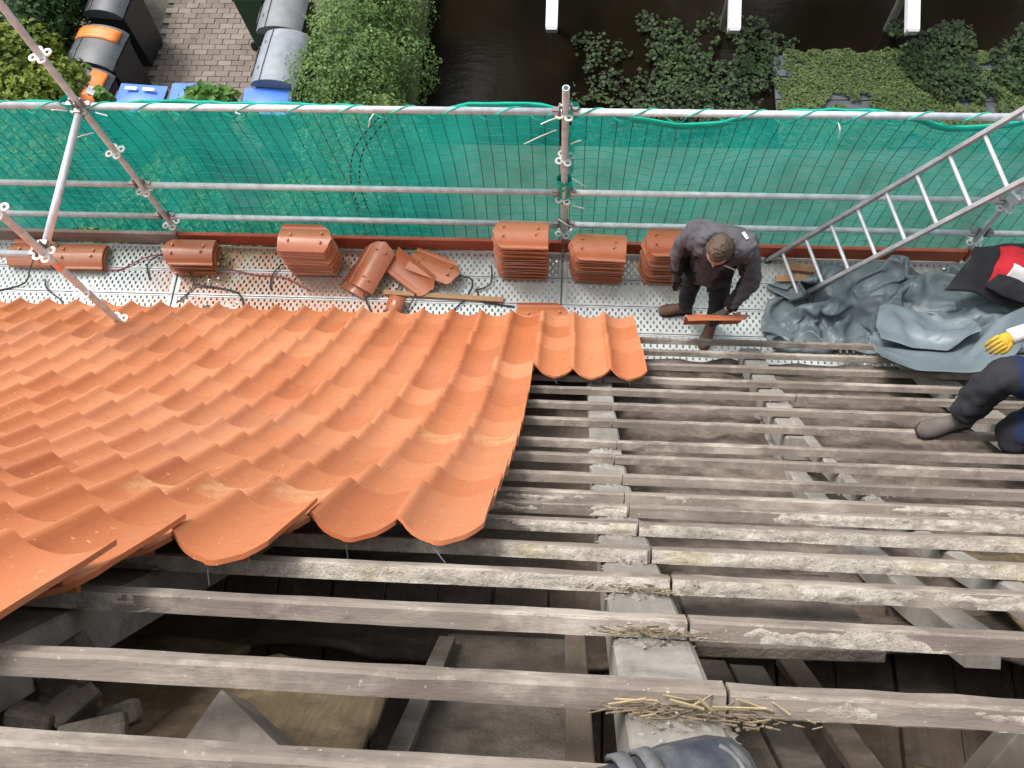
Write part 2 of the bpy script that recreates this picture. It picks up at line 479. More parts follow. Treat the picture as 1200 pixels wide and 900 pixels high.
pav = empty('paving', (-5.2, 8.6, 0.0)); tag(pav, kind='structure')
mb = MB(); mb.box((0, 0, 0.012), (3.3, 4.8, 0.02)); mb.build('sand_bed', M['joint'], pav)
mb = MB(); mb.box((0, 0, 0), (0.193, 0.094, 0.05), taper=0.985); bme = mb.mesh('brick', M['brick_pave'])
cnt = 0
for j in range(29):
    for i in range(10):
        o = link('brick', bme, pav)
        o.location = (-0.95 + i * 0.2 + (0.1 if j % 2 else 0), -0.95 + j * 0.1, 0.024 + random.uniform(-0.003, 0.003))
        o.rotation_euler = (random.gauss(0, 0.012), random.gauss(0, 0.012), random.gauss(0, 0.01))

# ------------------------------------------------------------------ house: roof timbers, tiles, attic
house = empty('tiled_house_roof', (0, 2.0, 3.6))
tag(house, 'steep house roof half stripped to grey battens and half laid with orange pantiles', 'roof')
HINV = Matrix.Translation((0, -2.0, -3.6))
def hpart(o):
    o.parent = house
    o.matrix_parent_inverse = Matrix.Identity(4)
    o.matrix_basis = HINV @ o.matrix_basis
    return o

BS = [0.0, 0.28, 0.63, 0.96, 1.274, 1.624, 1.896, 2.106, 2.432, 2.794, 3.072, 3.476, 3.802, 4.098, 4.36, 4.664, 4.99, 5.30]
MORT = {0: 0.12, 1: 0.32, 2: 0.62, 3: 0.92, 4: 0.98, 5: 0.92, 6: 0.70, 7: 0.56, 8: 0.3, 9: 0.22}
BW, BT = 0.044, 0.040                                                  # width along the slope, thickness
def batten(s, x0, x1, sd, lift0, lift1):
    mb = MB()
    n = max(8, int((x1 - x0) / 0.07))
    rows = []
    for i in range(n + 1):
        k = i / n; x = x0 + (x1 - x0) * k
        lf = lift0 + (lift1 - lift0) * k
        ww = 0.006 * noise.noise(Vector((x * 1.1, sd * 3.7, 0)))
        e = lambda q: 0.0030 * noise.noise(Vector((x * 14, sd * 2.3, q)))
        s0 = s - BW + ww + lf; s1 = s + ww + lf
        n0 = -BT + 0.005 * noise.noise(Vector((x * 0.9, sd, 5)))
        c = 0.006
        pr = [(s0 + e(1), n0), (s0 + e(2), -c + e(3)), (s0 + c + e(4), e(5)), (s1 - c + e(6), e(7)), (s1 + e(8), -c), (s1, n0)]
        rows.append([roof(x, a, b) for a, b in pr])
    mb.grid([r + [r[0]] for r in rows])
    mb.add(rows[0], [tuple(range(6))]); mb.add(rows[-1], [tuple(reversed(range(6)))])
    o = hpart(mb.build('batten', M['batten']))
    return o

def mortar(s, x0, x1, cover, sd, par, lift0, lift1):
    mb = MB()
    dx = 0.011
    n = int((x1 - x0) / dx)
    NV = 9
    P = []
    for i in range(n + 1):
        x = x0 + i * dx
        ww = 0.006 * noise.noise(Vector((x * 1.1, sd * 3.7, 0)))
        big = noise.noise(Vector((x * 1.5, sd * 7.1, 1.0))) * 0.8
        row = []
        for j in range(NV):
            q = j / (NV - 1)
            h = big + noise.noise(Vector((x * 6, sd * 3.3, q * 1.3))) * 0.42
            h += noise.noise(Vector((x * 24, q * 3, sd))) * 0.22 + noise.noise(Vector((x * 60, q * 8, sd + 9))) * 0.16
            h += (cover - 0.5) * 1.5 - 0.35 * abs(q - 0.5)
            hh = max(-0.4, min(1.0, h * 1.3))
            nn = -BT * 0.99 + q * BT * 0.93
            row.append(roof(x, s - BW + ww - 0.010 * hh + 0.0025, nn))
        P.append(row)
    mb.grid(P)
    o = mb.build('mortar', M['mortar'], smooth=True)
    o.parent = par
    o.matrix_parent_inverse = Matrix.Identity(4)
    o.matrix_basis = par.matrix_basis.inverted() @ HINV @ o.matrix_basis

for k, s in enumerate(BS):
    xj = (0.25 if k not in (13,) else 1.36) + random.uniform(-0.02, 0.02)
    la = random.uniform(-0.01, 0.01); lb = random.uniform(-0.008, 0.008)
    for (x0, x1) in ((-5.6, xj - 0.003), (xj + 0.003, 4.6)):
        sd = k * 2 + (x0 > 0)
        if k < 3: x0, x1 = max(x0, -3.0), min(x1, 3.0)
        o = batten(s, x0, x1, sd, 0, 0)
        c = MORT.get(k, 0)
        if c: mortar(s, max(x0, -1.6), min(x1, 3.4), c + (0.02 if x0 > 0 else -0.12), sd, o, 0, 0)
for k in range(1, 8):                                                  # unseen battens above the photographer, added to block sky light
    batten(-0.33 * k, -3.0, 3.0, 100 + k, 0, 0)

def rafter(xa, xb, s0, s1, w, d, top=-0.05, sd=0.0, name='rafter'):
    mb = MB(); rows = []
    n = 40
    for i in range(n + 1):
        k = i / n; s = s0 + (s1 - s0) * k
        x = xa + (xb - xa) * k
        e = lambda q: 0.007 * noise.noise(Vector((s * 5, sd, q))) + 0.004 * noise.noise(Vector((s * 19, sd, q)))
        pr = [(-w / 2 + e(0), top - d), (-w / 2 + e(1), top - 0.008), (-w / 2 + 0.01 + e(2), top + e(3) * .5), (w / 2 - 0.01 + e(4), top + e(5) * .5), (w / 2 + e(6), top - 0.008), (w / 2 + e(7), top - d)]
        rows.append([roof(x + a, s, b) for a, b in pr])
    mb.grid([r + [r[0]] for r in rows])
    mb.add(rows[0], [tuple(range(6))]); mb.add(rows[-1], [tuple(reversed(range(6)))])
    return hpart(mb.build(name, M['rafter']))
rafter(0.165, 0.225, -2.6, 5.35, 0.155, 0.12, top=-0.043, sd=1)
rafter(1.19, 1.33, 1.0, 4.6, 0.06, 0.07, top=-0.043, sd=2)
rafter(1.24, 1.34, 3.4, 5.25, 0.15, 0.12, top=-0.05, sd=3)
rafter(1.22, 1.26, 1.4, 4.6, 0.10, 0.10, top=-0.24, sd=4)
rafter(-1.12, -1.0, -2.6, 5.35, 0.14, 0.12, sd=5)
rafter(-2.15, -2.1, 0.5, 5.35, 0.14, 0.12, sd=6)
rafter(-3.3, -3.25, 2.0, 5.35, 0.14, 0.12, sd=7)
rafter(2.45, 2.5, 1.2, 5.35, 0.14, 0.12, sd=8)
rafter(3.6, 3.65, 2.5, 5.35, 0.14, 0.12, sd=9)

def sheet_on_roof(name, x0, x1, s0, s1, n0, n1, m, amp=0.03, sc=3.0, du=0.05, sd=0.0):
    nx = int((x1 - x0) / du); ns = int((s1 - s0) / du)
    P = []
    for i in range(nx + 1):
        r = []
        for j in range(ns + 1):
            x = x0 + (x1 - x0) * i / nx; s = s0 + (s1 - s0) * j / ns
            nn = n0 + (n1 - n0) * j / ns + amp * noise.fractal(Vector((x * sc, s * sc, sd)), 1.0, 2.0, 4)
            r.append(roof(x, s, nn))
        P.append(r)
    mb = MB(); mb.grid(P)
    o = mb.build(name, m, smooth=True)
    so = o.modifiers.new('thick', 'SOLIDIFY'); so.thickness = 0.02; so.offset = -1
    return hpart(o)
sheet_on_roof('underlay', 0.32, 4.4, 1.65, 5.3, -0.40, -0.16, M['underlay'], 0.05, 2.6, sd=1)
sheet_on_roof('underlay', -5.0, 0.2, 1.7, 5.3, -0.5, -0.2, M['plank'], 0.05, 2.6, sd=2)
sheet_on_roof('unseen_roof_board', -5.0, 4.5, -2.8, -0.32, -0.10, -0.09, M['plank'], 0.004, 3, 0.2, sd=3)  # last sheet: unseen boarding above the battens, added to block sky light

# attic inside: floor of planks, grey boards, hanging reed, braces
AF = 6.3
def hbox(name, c, d, m, rot=(0, 0, 0), bev=0.004):
    mb = MB(); mb.box((0, 0, 0), d)
    o = mb.build(name, m, bevel=bev)
    o.matrix_basis = Matrix.Translation(c) @ Matrix.Rotation(rot[2], 4, 'Z') @ Matrix.Rotation(rot[1], 4, 'Y') @ Matrix.Rotation(rot[0], 4, 'X')
    return hpart(o)
for i in range(26):
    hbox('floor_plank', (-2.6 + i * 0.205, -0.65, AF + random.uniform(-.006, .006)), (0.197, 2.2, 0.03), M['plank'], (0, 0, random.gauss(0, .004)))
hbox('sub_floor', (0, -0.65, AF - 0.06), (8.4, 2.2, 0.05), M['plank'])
hbox('grey_board', (-0.13, 0.0, 7.2), (0.42, 0.9, 0.03), M['greyboard'], (R(-62), 0, 0))
hbox('grey_board', (0.52, 0.27, 7.33), (0.42, 0.42, 0.03), M['greyboard'], (R(-58), 0, 0.02))
for i, (x, w, y, z) in enumerate(((-0.33, 0.05, .0, 7.35), (0.045, 0.05, .06, 7.62), (0.36, 0.08, .0, 7.35), (0.46, 0.09, -.02, 7.25), (0.57, 0.10, -.03, 7.25), (0.68, 0.07, .0, 7.3))):
    hbox('wall_plank', (x, y, z), (w, 0.03, 0.95), M['plank'] if i % 2 else M['beam'], (R(24), 0, random.gauss(0, 0.02)))
hbox('cross_brace', (-0.53, -0.10, 7.92), (0.12, 0.24, 0.08), M['beam'], (R(-25), 0, R(60)))
hbox('cross_brace', (-0.43, -0.17, 7.86), (0.11, 0.2, 0.09), M['beam'], (R(-25), 0, R(58)))
hbox('cross_brace', (0.80, -0.13, 7.80), (0.18, 0.5, 0.09), M['beam'], (R(-20), 0, R(-52)))
hbox('gable_beam', (0.0, -0.95, 7.2), (7.0, 0.16, 0.18), M['beam'])
for (x0, x1, s0, s1, n0, n1, sd) in ((-0.78, -0.36, -0.15, 0.85, -0.27, -0.22, 11), (0.70, 1.5, -0.15, 0.60, -0.30, -0.26, 12), (-1.6, -0.85, 0.0, 1.2, -0.36, -0.3, 13), (1.5, 2.4, 0.9, 2.4, -0.34, -0.26, 14)):
    sheet_on_roof('reed_mat', x0, x1, s0, s1, n0, n1, M['reed'], 0.02, 7, 0.025, sd)
r_ = random.Random(77)
for i in range(9):
    c = (r_.uniform(-0.98, -0.80), r_.uniform(-0.10, 0.05), r_.uniform(7.80, 7.95))
    hbox('rubble_stone', c, (r_.uniform(.05, .12), r_.uniform(.04, .09), r_.uniform(.03, .06)), M['greyboard'], (r_.uniform(-.5, .5), r_.uniform(-.5, .5), r_.uniform(0, 3)), .008)
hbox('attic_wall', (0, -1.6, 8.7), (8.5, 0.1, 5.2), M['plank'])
for x in (-4.2, 4.2): hbox('unseen_gable_wall', (x, -0.5, 8.3), (0.1, 2.2, 4.4), M['plank'])  # unseen side walls added to keep light out of the attic
# brick wall under the eaves
mb = MB(); mb.box((0, 0, 0), (11.0, 0.24, 3.55)); o = mb.build('brick_wall', M['brickwall']); o.location = (-0.3, 2.3, 1.78); hpart(o)
mb = MB(); mb.box((0, 0, 0), (10.6, 0.3, 0.1)); o = mb.build('wall_plate', M['beam']); o.location = (-0.3, 2.3, 3.61); hpart(o)

# ------------------------------------------------------------------ the pantile
TW, TL, TH = 0.232, 0.43, 0.013
PRO = [(-.024, .026), (-.018, .039), (-.008, .047), (.004, .048), (.015, .042), (.027, .030), (.044, .018), (.068, .008), (.092, .0025), (.104, .0008), (.116, .0), (.128, .0008), (.152, .0045), (.182, .012), (.207, .024), (.228, .036)]
ROWS = [0.0, 0.035, 0.09, 0.19, 0.31, 0.40, 0.43]
def make_tile(m):
    mb = MB()
    top, bot = [], []
    for (x, z) in PRO:
        a, b = [], []
        u = (x - 0.115) / 0.125
        uu = min(1.0, abs(u) * 0.97); h = 0.088 * (1 - math.sqrt(1 - uu * uu))
        d = abs(x - 0.116)
        if d < 0.013: h -= 0.010
        for v in ROWS:
            if v < 0.09: vv = v + h * (1 - v / 0.09)
            else: vv = v
            zz = z * 1.05 * (0.92 + 0.08 * v / TL) + (0.0022 * math.sin(v * 33) if 0.05 < v < 0.4 else 0)
            a.append((x, vv, zz)); b.append((x, vv, zz - TH))
        top.append(a); bot.append(b)
    nu, nv = len(PRO), len(ROWS)
    vs = [p for r in top for p in r] + [p for r in bot for p in r]
    B = nu * nv
    fs = []
    for i in range(nu - 1):
        for j in range(nv - 1):
            q = (i * nv + j, (i + 1) * nv + j, (i + 1) * nv + j + 1, i * nv + j + 1)
            fs.append(q); fs.append(tuple(B + k for k in reversed(q)))
    for i in range(nu - 1):
        fs.append((i * nv, B + i * nv, B + (i + 1) * nv, (i + 1) * nv))
        fs.append((i * nv + nv - 1, (i + 1) * nv + nv - 1, B + (i + 1) * nv + nv - 1, B + i * nv + nv - 1))
    for j in range(nv - 1):
        fs.append((j, j + 1, B + j + 1, B + j))
        i = (nu - 1) * nv
        fs.append((i + j, B + i + j, B + i + j + 1, i + j + 1))
    mb.add(vs, fs)
    for (x, y) in ((0.075, 0.075), (0.158, 0.075), (0.09, 0.33), (0.145, 0.345)):     # hanging nibs below
        mb.box((x, y, -0.016), (0.024, 0.013, 0.022))
    me = mb.mesh('roof_tile', m)
    for p in me.polygons: p.use_smooth = True
    me.set_sharp_from_angle(angle=R(38))
    return me
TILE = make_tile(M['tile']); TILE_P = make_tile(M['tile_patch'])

G = 0.308
X_EDGE = -0.20
def place_tile(x0, s_head, patch=False):
    H = roof(x0, s_head, 0.030)
    Q = roof(x0, s_head + G, 0.030 + 0.030)
    v = (Q - H).normalized()
    x = Vector((1, 0, 0)); z = x.cross(v).normalized()
    jit = Vector((random.gauss(0, .002), 0, 0)) + v * random.gauss(0, .003)
    rot = Matrix.Rotation(random.gauss(0, 0.006), 4, 'Z') @ Matrix.Rotation(random.gauss(0, 0.006), 4, 'Y')
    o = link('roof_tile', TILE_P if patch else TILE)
    o.matrix_basis = basis(H + jit, x, v, z) @ rot
    return hpart(o)
S_TOP = 1.08
ntile = 0
for c in range(0, 22):
    xl = X_EDGE - (c + 1) * TW
    extra = {0: 0, 1: 0, 2: 1, 3: 3}.get(c, 4)
    for k in range(-extra, 14):
        s = S_TOP + k * G
        if s < -0.2 or s > 5.25: continue
        p = roof(xl, s)
        depth = (CAM_Z - p.z) * 0.928 + p.y * 0.369
        lim = -0.70 * depth - 1.6
        if xl < lim: continue
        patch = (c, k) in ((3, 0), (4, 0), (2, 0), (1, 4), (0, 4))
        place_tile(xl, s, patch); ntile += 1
for c in range(3):                                                     # the three short columns at the eaves
    for k in (10, 11, 12, 13):
        place_tile(X_EDGE + 0.008 + c * TW, S_TOP + k * G + 0.04); ntile += 1
print('tiles', ntile)
# wire nails sticking out at some tile heads
for (x, s) in ((-0.32, 1.05), (-0.55, 1.05), (-0.78, 0.74), (-0.08, 4.22), (0.16, 4.22), (0.39, 4.22)):
    a = roof(x, s, 0.012); b = a + Vector((random.uniform(-.01, .03), -0.03, -0.02)) 
    mb = MB(); mb.tube([a, b], 0.0016, 5); hpart(mb.build('nail', M['nail']))

# ================================================================== SCAFFOLD
SY, IY = 3.74, 2.58
SX = (-3.41, -0.06, 3.24)
scaf = empty('scaffold', (0, SY, 0)); tag(scaf, 'galvanised steel scaffold with perforated deck and guard rails along the eaves', 'scaffold')
SINV = Matrix.Translation((0, -SY, 0))
def spart(o, par=None):
    o.parent = par or scaf
    o.matrix_parent_inverse = Matrix.Identity(4)
    if par is None: o.matrix_basis = SINV @ o.matrix_basis
    return o
ros = MB()                                                             # clover-shaped rosette, cut from plate with four eyes
N = 48
ro, ri = [], []
for k in range(4):
    ca = k * math.pi / 2
    cx, cy = 0.046 * math.cos(ca), 0.046 * math.sin(ca)
    V_ = []
    for z in (-0.0045, 0.0045):
        for r_ in (0.030, 0.015):
            for j in range(14):
                a = 2 * math.pi * j / 14
                V_.append((cx + r_ * math.cos(a), cy + r_ * math.sin(a), z))
    F = []
    for j in range(14):
        j2 = (j + 1) % 14
        F += [(j, j2, 14 + j2, 14 + j), (28 + j, 42 + j, 42 + j2, 28 + j2), (j, 28 + j, 28 + j2, j2), (14 + j, 14 + j2, 42 + j2, 42 + j)]
    ros.add(V_, F)
ros.lathe([(0.0235, -0.004), (0.036, -0.004), (0.036, 0.004), (0.0235, 0.004)], n=14)
ROS = ros.mesh('rosette', M['rosette'])
def standard(x, y, z0, z1, rot=0.5, zr=3.51, m='galv'):
    mb = MB()
    mb.lathe([(0.0242, 0), (0.0242, z1 - z0), (0.019, z1 - z0), (0.019, z1 - z0 - 0.25)], n=16)
    o = mb.build('standard', M[m], smooth=False)
    for p in o.data.polygons: p.use_smooth = True
    o.data.set_sharp_from_angle(angle=R(40))
    o.location = (x, y, z0)
    spart(o)
    for k in range(-7, 8):
        z = zr + k * 0.49
        if z0 + 0.1 < z < z1 - 0.05:
            r_ = link('rosette', ROS, o); r_.location = (0, 0, z - z0); r_.rotation_euler = (0, 0, rot)
    return o
standard(SX[0], SY, 0.02, 7.2)
standard(SX[1], SY, 0.02, 5.22)
standard(SX[2], SY, 0.02, 7.2, m='galv')
si = standard(-3.36, IY, 0.02, 7.2, zr=3.51)
mb = MB(); mb.lathe([(0.0248, 0), (0.0248, 0.09)], n=16); o = mb.build('warning_sticker', mat_plain('orange_sticker', (0.75, 0.32, 0.2), 0.5, 0, 0.35, 60), si); o.location = (0, 0, 4.78 - 0.02); o['label'] = 'orange and white warning sticker'
standard(3.24, IY - 0.15, 0.02, 3.2)
standard(-0.06, IY - 0.05, 0.02, 3.2)
def rail(name, a, b, r=0.0242, m='galv', flat=1.0):
    mb = MB(); mb.tube([a, b], r, 16, flat=flat)
    o = mb.build(name, M[m]); 
    for p in o.data.polygons: p.use_smooth = len(p.vertices) == 4
    spart(o)
    # wedge heads at both ends
    for p, q in ((a, b), (b, a)):
        d = (Vector(q) - Vector(p)).normalized()
        h = MB(); h.box(Vector(p) + d * 0.01, (0.05, 0.034, 0.062)); h.box(Vector(p) + d * -0.012 + Vector((0, 0, 0.03)), (0.012, 0.02, 0.09))
        hh = h.build('wedge_head', M['galv_dark']); hh.parent = o; hh.matrix_parent_inverse = Matrix.Identity(4)
    return o
for z, nm in ((4.99, 'guard_rail'), (4.07, 'guard_rail'), (3.62, 'guard_rail')):
    for xa, xb in ((-6.7, SX[0]), (SX[0], SX[1]), (SX[1], SX[2]), (SX[2], 6.5)):
        rail(nm, (xa + 0.05, SY, z), (xb - 0.05, SY, z))
rail('transom', (SX[0] + 0.01, SY - 0.05, 4.99), (-3.36, IY + 0.05, 4.99), 0.026, 'alu')
rail('ledger', (-6.5, IY, 4.96), (-3.42, IY, 4.96), 0.0242, 'galv')
for x in (-6.6, -3.39, -0.06, 3.24, 6.4):
    rail('transom', (x, SY - 0.05, 3.14), (x, IY - 0.1, 3.14))
# deck planks of perforated steel
DW = 0.245
for bi, (xa, xb) in enumerate(((-6.6, -3.39), (-3.39, -0.06), (-0.06, 3.24), (3.24, 6.4))):
    for j in range(5):
        yc = 3.685 - DW * (j + 0.5)
        L = xb - xa - 0.012
        mb = MB()
        mb.add([(-L / 2, -DW / 2 + .016, 0), (L / 2, -DW / 2 + .016, 0), (L / 2, DW / 2 - .016, 0), (-L / 2, DW / 2 - .016, 0)], [(0, 1, 2, 3)])
        o = mb.build('deck_plank', M['deck']); o.location = ((xa + xb) / 2, yc, DECK_Z + random.uniform(-.002, .002)); spart(o)
        mb = MB()
        for sg in (-1, 1):
            mb.box((0, sg * (DW / 2 - 0.010), -0.022), (L, 0.015, 0.054))
        for sg in (-1, 1):
            mb.box((sg * (L / 2 - 0.02), 0, -0.018), (0.038, DW - 0.036, 0.042))
        r_ = mb.build('rim', M['deck_rim'], o, bevel=0.003)
for bi, (xa, xb, m) in enumerate(((-6.6, -3.40, 'toe_grey'), (-3.38, -0.07, 'toe'), (-0.05, 3.23, 'toe'), (3.25, 6.4, 'toe'))):
    if bi == 1:
        pass
    mb = MB(); mb.box((0, 0, 0), (xb - xa, 0.032, 0.155)); o = mb.build('toe_board', M[m], bevel=0.003); o.location = ((xa + xb) / 2, 3.703, DECK_Z + 0.088); spart(o)
# diagonal / coupler on the far standard
mb = MB(); mb.tube([(3.26, 3.70, 4.15), (3.9, 3.5, 4.75)], 0.0242, 12); o = mb.build('brace', mat_plain('green_brace', (0.22, 0.36, 0.24), 0.5, 0.2, 0.2)); spart(o)
mb = MB(); mb.box((3.25, 3.72, 4.14), (0.08, 0.09, 0.09), Matrix.Rotation(0.6, 3, 'Z')); mb.box((3.30, 3.69, 4.19), (0.06, 0.1, 0.05), Matrix.Rotation(-0.6, 3, 'Z')); o = mb.build('coupler', M['galv']); spart(o)
mb = MB(); mb.box((0, 0, 0), (0.8, 0.05, 0.05)); o = mb.build('brace_stub', M['galv']); 
bpy.data.objects.remove(o)

# ------------------------------------------------------------------ debris nets
def net(x0, x1, label, sag):
    root = empty('debris_net', ((x0 + x1) / 2, SY + 0.06, 3.2))
    tag(root, label, 'net', 'green nets tied along the guard rails')
    cx, cy, cz = root.location
    zb, zt = 3.22, 4.975
    def pt(x, q):
        e0 = min(abs(x - x0), abs(x1 - x))
        pinch = math.exp(-(min(abs(x - a) for a in SX) / 0.10) ** 2)
        zz = zt - sag(x)
        z = zb + (zz - zb) * q
        y = 0.075 * noise.noise(Vector((x * 1.3, z * 0.8, 2))) + 0.03 * noise.noise(Vector((x * 5, z * 2, 6))) - 0.03 * pinch
        y += 0.05 * math.sin(q * math.pi)
        zz2 = z + 0.012 * noise.noise(Vector((x * 2.1, q * 2, 8)))
        xx = x + 0.02 * noise.noise(Vector((x * 0.8, q * 1.2, 4))) + 0.04 * (q - .5) * math.sin(x * .9)
        return Vector((xx - cx, SY + 0.075 + y - cy, zz2 - cz))
    nx = int((x1 - x0) / 0.05); nz = 36
    mb = MB(); mb.grid([[pt(x0 + (x1 - x0) * i / nx, j / nz) for j in range(nz + 1)] for i in range(nx + 1)])
    mb.build('netting', M['net'], root, smooth=True)
    th = MB(); 
    n = int((x1 - x0) / 0.1)
    for i in range(n + 1):
        x = x0 + (x1 - x0) * i / n
        th.tube([pt(x, j / 16) + Vector((0, -0.004, 0)) for j in range(17)], 0.0024, 4, False)
    o = th.build('upright_threads', M['thread'], root); o['kind'] = 'stuff'
    th = MB()
    for j in range(18):
        m_ = int((x1 - x0) / 0.12)
        th.tube([pt(x0 + (x1 - x0) * i / m_, j / 17) + Vector((0, -0.003, 0)) for i in range(m_ + 1)], 0.0030, 4, False)
    o = th.build('level_threads', M['thread_h'], root); o['kind'] = 'stuff'
    hm = MB(); m_ = int((x1 - x0) / 0.1)
    rows = []
    for i in range(m_ + 1):
        x = x0 + (x1 - x0) * i / m_
        wv = 0.018 + 0.03 * min(1, sag(x) / 0.08)
        p = pt(x, 1.0)
        rows.append([p + Vector((0, -0.008, 0.004)), p + Vector((0, -0.012, -wv * .5)), p + Vector((0, -0.008, -wv))])
    hm.grid(rows)
    o = hm.build('hem', M['net_fold'], root, smooth=True)
    so = o.modifiers.new('thick', 'SOLIDIFY'); so.thickness = 0.006
    # cord wound round the top rail
    cd = []
    turns = (x1 - x0) / 0.36
    nn = int(turns * 22)
    for i in range(nn + 1):
        k = i / nn; x = x0 + 0.05 + (x1 - x0 - 0.1) * k
        ph = (k * turns) % 1.0
        a = 2 * math.pi * ph
        if ph < 0.5:
            q = ph / 0.5; y = -0.028 * math.cos(q * math.pi); z = 0.028 * math.sin(q * math.pi)
            xx = x
        else:
            q = (ph - 0.5) / 0.5; y = 0.028 * math.cos(q * math.pi) ; z = -0.03 - 0.05 * math.sin(q * math.pi)
            xx = x
        cd.append(Vector((xx - cx, SY + y - cy, 4.99 + z - cz)))
    mb = MB(); mb.tube(cd, 0.0042, 5, False); mb.build('lacing_cord', M['net_fold'], root, smooth=True)
    return root
def sag_l(x): return 0.012 + 0.018 * max(0, math.sin(x * 4.2)) 
def sag_r(x):
    return 0.014 + 0.15 * math.exp(-((x - 0.75) / 0.42) ** 2) + 0.14 * math.exp(-((x - 2.55) / 0.36) ** 2)
net(-6.6, -0.10, 'long green debris net laced to the guard rail behind most tile stacks', sag_l)
net(-0.02, 6.4, 'green debris net with drooping top hem behind the worker and ladder', sag_r)
def bunch(x, z, h, w, sd, parent_label=None):
    mb = MB(); P = []
    for i in range(13):
        a = 2 * math.pi * i / 12
        P.append([Vector((x + w * math.cos(a) * (1 + .5 * noise.noise(Vector((a, j, sd)))), SY + 0.02 + w * 0.8 * math.sin(a) * (1 + .4 * noise.noise(Vector((a, j, sd + 3)))), z + h * j / 8)) for j in range(9)])
    mb.grid(P); return mb
nets = [o for o in bpy.data.objects if o.name.startswith('debris_net')]
for (x, z, h, w, sd, ni) in ((-0.06, 3.95, 0.28, 0.055, 1, 0), (-0.02, 4.93, 0.10, 0.05, 2, 1), (-3.48, 4.94, 0.09, 0.06, 3, 0), (-0.06, 3.3, 0.5, 0.035, 4, 0), (-0.03, 4.3, 0.5, 0.035, 5, 1)):
    o = bunch(x, z, h, w, sd).build('gathered_net', M['net'] if h > .3 else M['net_fold'], nets[ni], smooth=True)
    o.location = -nets[ni].location
for (x, z, dx, dz, ni) in ((-0.12, 4.85, -0.22, -0.08, 0), (-0.1, 4.98, -0.12, 0.0, 0), (-0.02, 4.7, 0.07, 0.12, 1), (0.0, 4.3, 0.1, -0.02, 1), (0.0, 3.95, 0.1, 0.05, 1), (-0.1, 3.75, 0.14, -0.06, 0), (-3.43, 4.75, -0.16, -0.02, 0), (-3.5, 4.98, -0.05, 0.08, 0), (-3.3, 4.97, 0.12, 0.04, 0), (1.72, 4.96, 0.02, -0.08, 1), (-2.3, 4.99, 0.06, 0.05, 0), (-1.35, 4.99, -0.04, -0.06, 0)):
    a = Vector((x, SY - 0.035, z)); b = a + Vector((dx * .5, -0.05, dz * .5 + .03)); c_ = a + Vector((dx, -0.06, dz))
    mb = MB(); mb.tube(spline([a, b, c_], 5), 0.0042, 5); o = mb.build('cable_tie', M['tie'], nets[ni]); o.location = -nets[ni].location
mb = MB()                                                              # dashed printed arc on the net: two stitched cords
for dd in (0, 0.07):
    pts = spline([(-1.35 + dd, SY + 0.05, 4.85), (-1.6 + dd, SY + .05, 4.5), (-1.72 + dd, SY + 0.05, 4.1), (-1.74 + dd, SY + 0.05, 3.7)], 12)
    for i in range(0, len(pts) - 1, 2):
        mb.tube([pts[i], pts[i].lerp(pts[i + 1], .9)], 0.006, 5)
o = mb.build('stitching', M['strap'], nets[0]); o['kind'] = 'stuff'; o.location = -nets[0].location

# ================================================================== TILES ON THE DECK
def flip_tile(loc, rz, tilt=(0, 0), up=False, parent=None, name='roof_tile'):
    """a tile lying belly-up: long side along local x"""
    o = link(name, TILE)
    base = Matrix.Translation((-0.102, -TL / 2, 0))
    fl = Matrix.Identity(4) if up else Matrix.Rotation(math.pi, 4, 'Y')
    lay = Matrix.Rotation(math.pi / 2, 4, 'Z')
    o.matrix_basis = Matrix.Translation(loc) @ Matrix.Rotation(rz, 4, 'Z') @ Matrix.Rotation(tilt[0], 4, 'X') @ Matrix.Rotation(tilt[1], 4, 'Y') @ lay @ fl @ base
    return o
STEP = 0.031
ORD = ['topmost', 'second', 'third', 'fourth', 'fifth', 'sixth', 'seventh', 'eighth', 'ninth', 'tenth', 'eleventh', 'twelfth', 'thirteenth', 'fourteenth', 'fifteenth', 'sixteenth', 'seventeenth', 'eighteenth']
def stack(x, y, n, rz, where, flipx=False):
    for i in range(n):
        z = DECK_Z + 0.066 + i * STEP
        tx = random.gauss(0, .008) ; ty = random.gauss(0, .006)
        o = flip_tile((x + tx, y + ty - 0.0012 * i, z), rz + (math.pi if flipx else 0) + random.gauss(0, .016), (random.gauss(0, .010), random.gauss(0, .010)))
        k = n - 1 - i
        lab = ('bottom orange tile of ' if i == 0 else 'topmost orange tile of ' if k == 0 else ORD[k] + ' orange tile from the top of ') + where
        tag(o, lab, 'roof tile', 'roof tiles stacked on the deck', 'thing')
stack(-4.68, 3.52, 2, 0.0, 'the low pile at the picture edge')
stack(-4.26, 3.50, 2, 0.02, 'the low pile behind the inner standard', True)
stack(-3.24, 3.50, 6, 0.01, 'the short stack by the red cord', True)
stack(-2.16, 3.53, 14, -0.02, 'the stack beside the loose tiles')
stack(-0.40, 3.53, 18, 0.0, 'the tallest stack', True)
stack(0.22, 3.52, 13, -0.02, 'the stack right of the middle standard', True)
stack(0.80, 3.52, 16, 0.0, 'the stack behind the worker', True)
GL = 'loose roof tiles on the deck'
tag(flip_tile((-1.66, 3.44, 3.41), R(64), (R(6), R(-14))), 'loose roof tile propped slanting against the toe board', 'roof tile', GL, 'thing')
tag(flip_tile((-1.13, 3.47, 3.38), R(-18), (R(-12), R(4))), 'loose roof tile leaning askew beside a broken piece', 'roof tile', GL, 'thing')
tag(flip_tile((-1.32, 3.40, 3.345), R(-42), (R(38), R(10)), True), 'roof tile on its edge under the leaning tile', 'roof tile', GL, 'thing')
tag(flip_tile((-1.72, 3.42, 3.33), R(60), (R(4), R(-8))), 'roof tile lying under the propped slanting tile', 'roof tile', GL, 'thing')
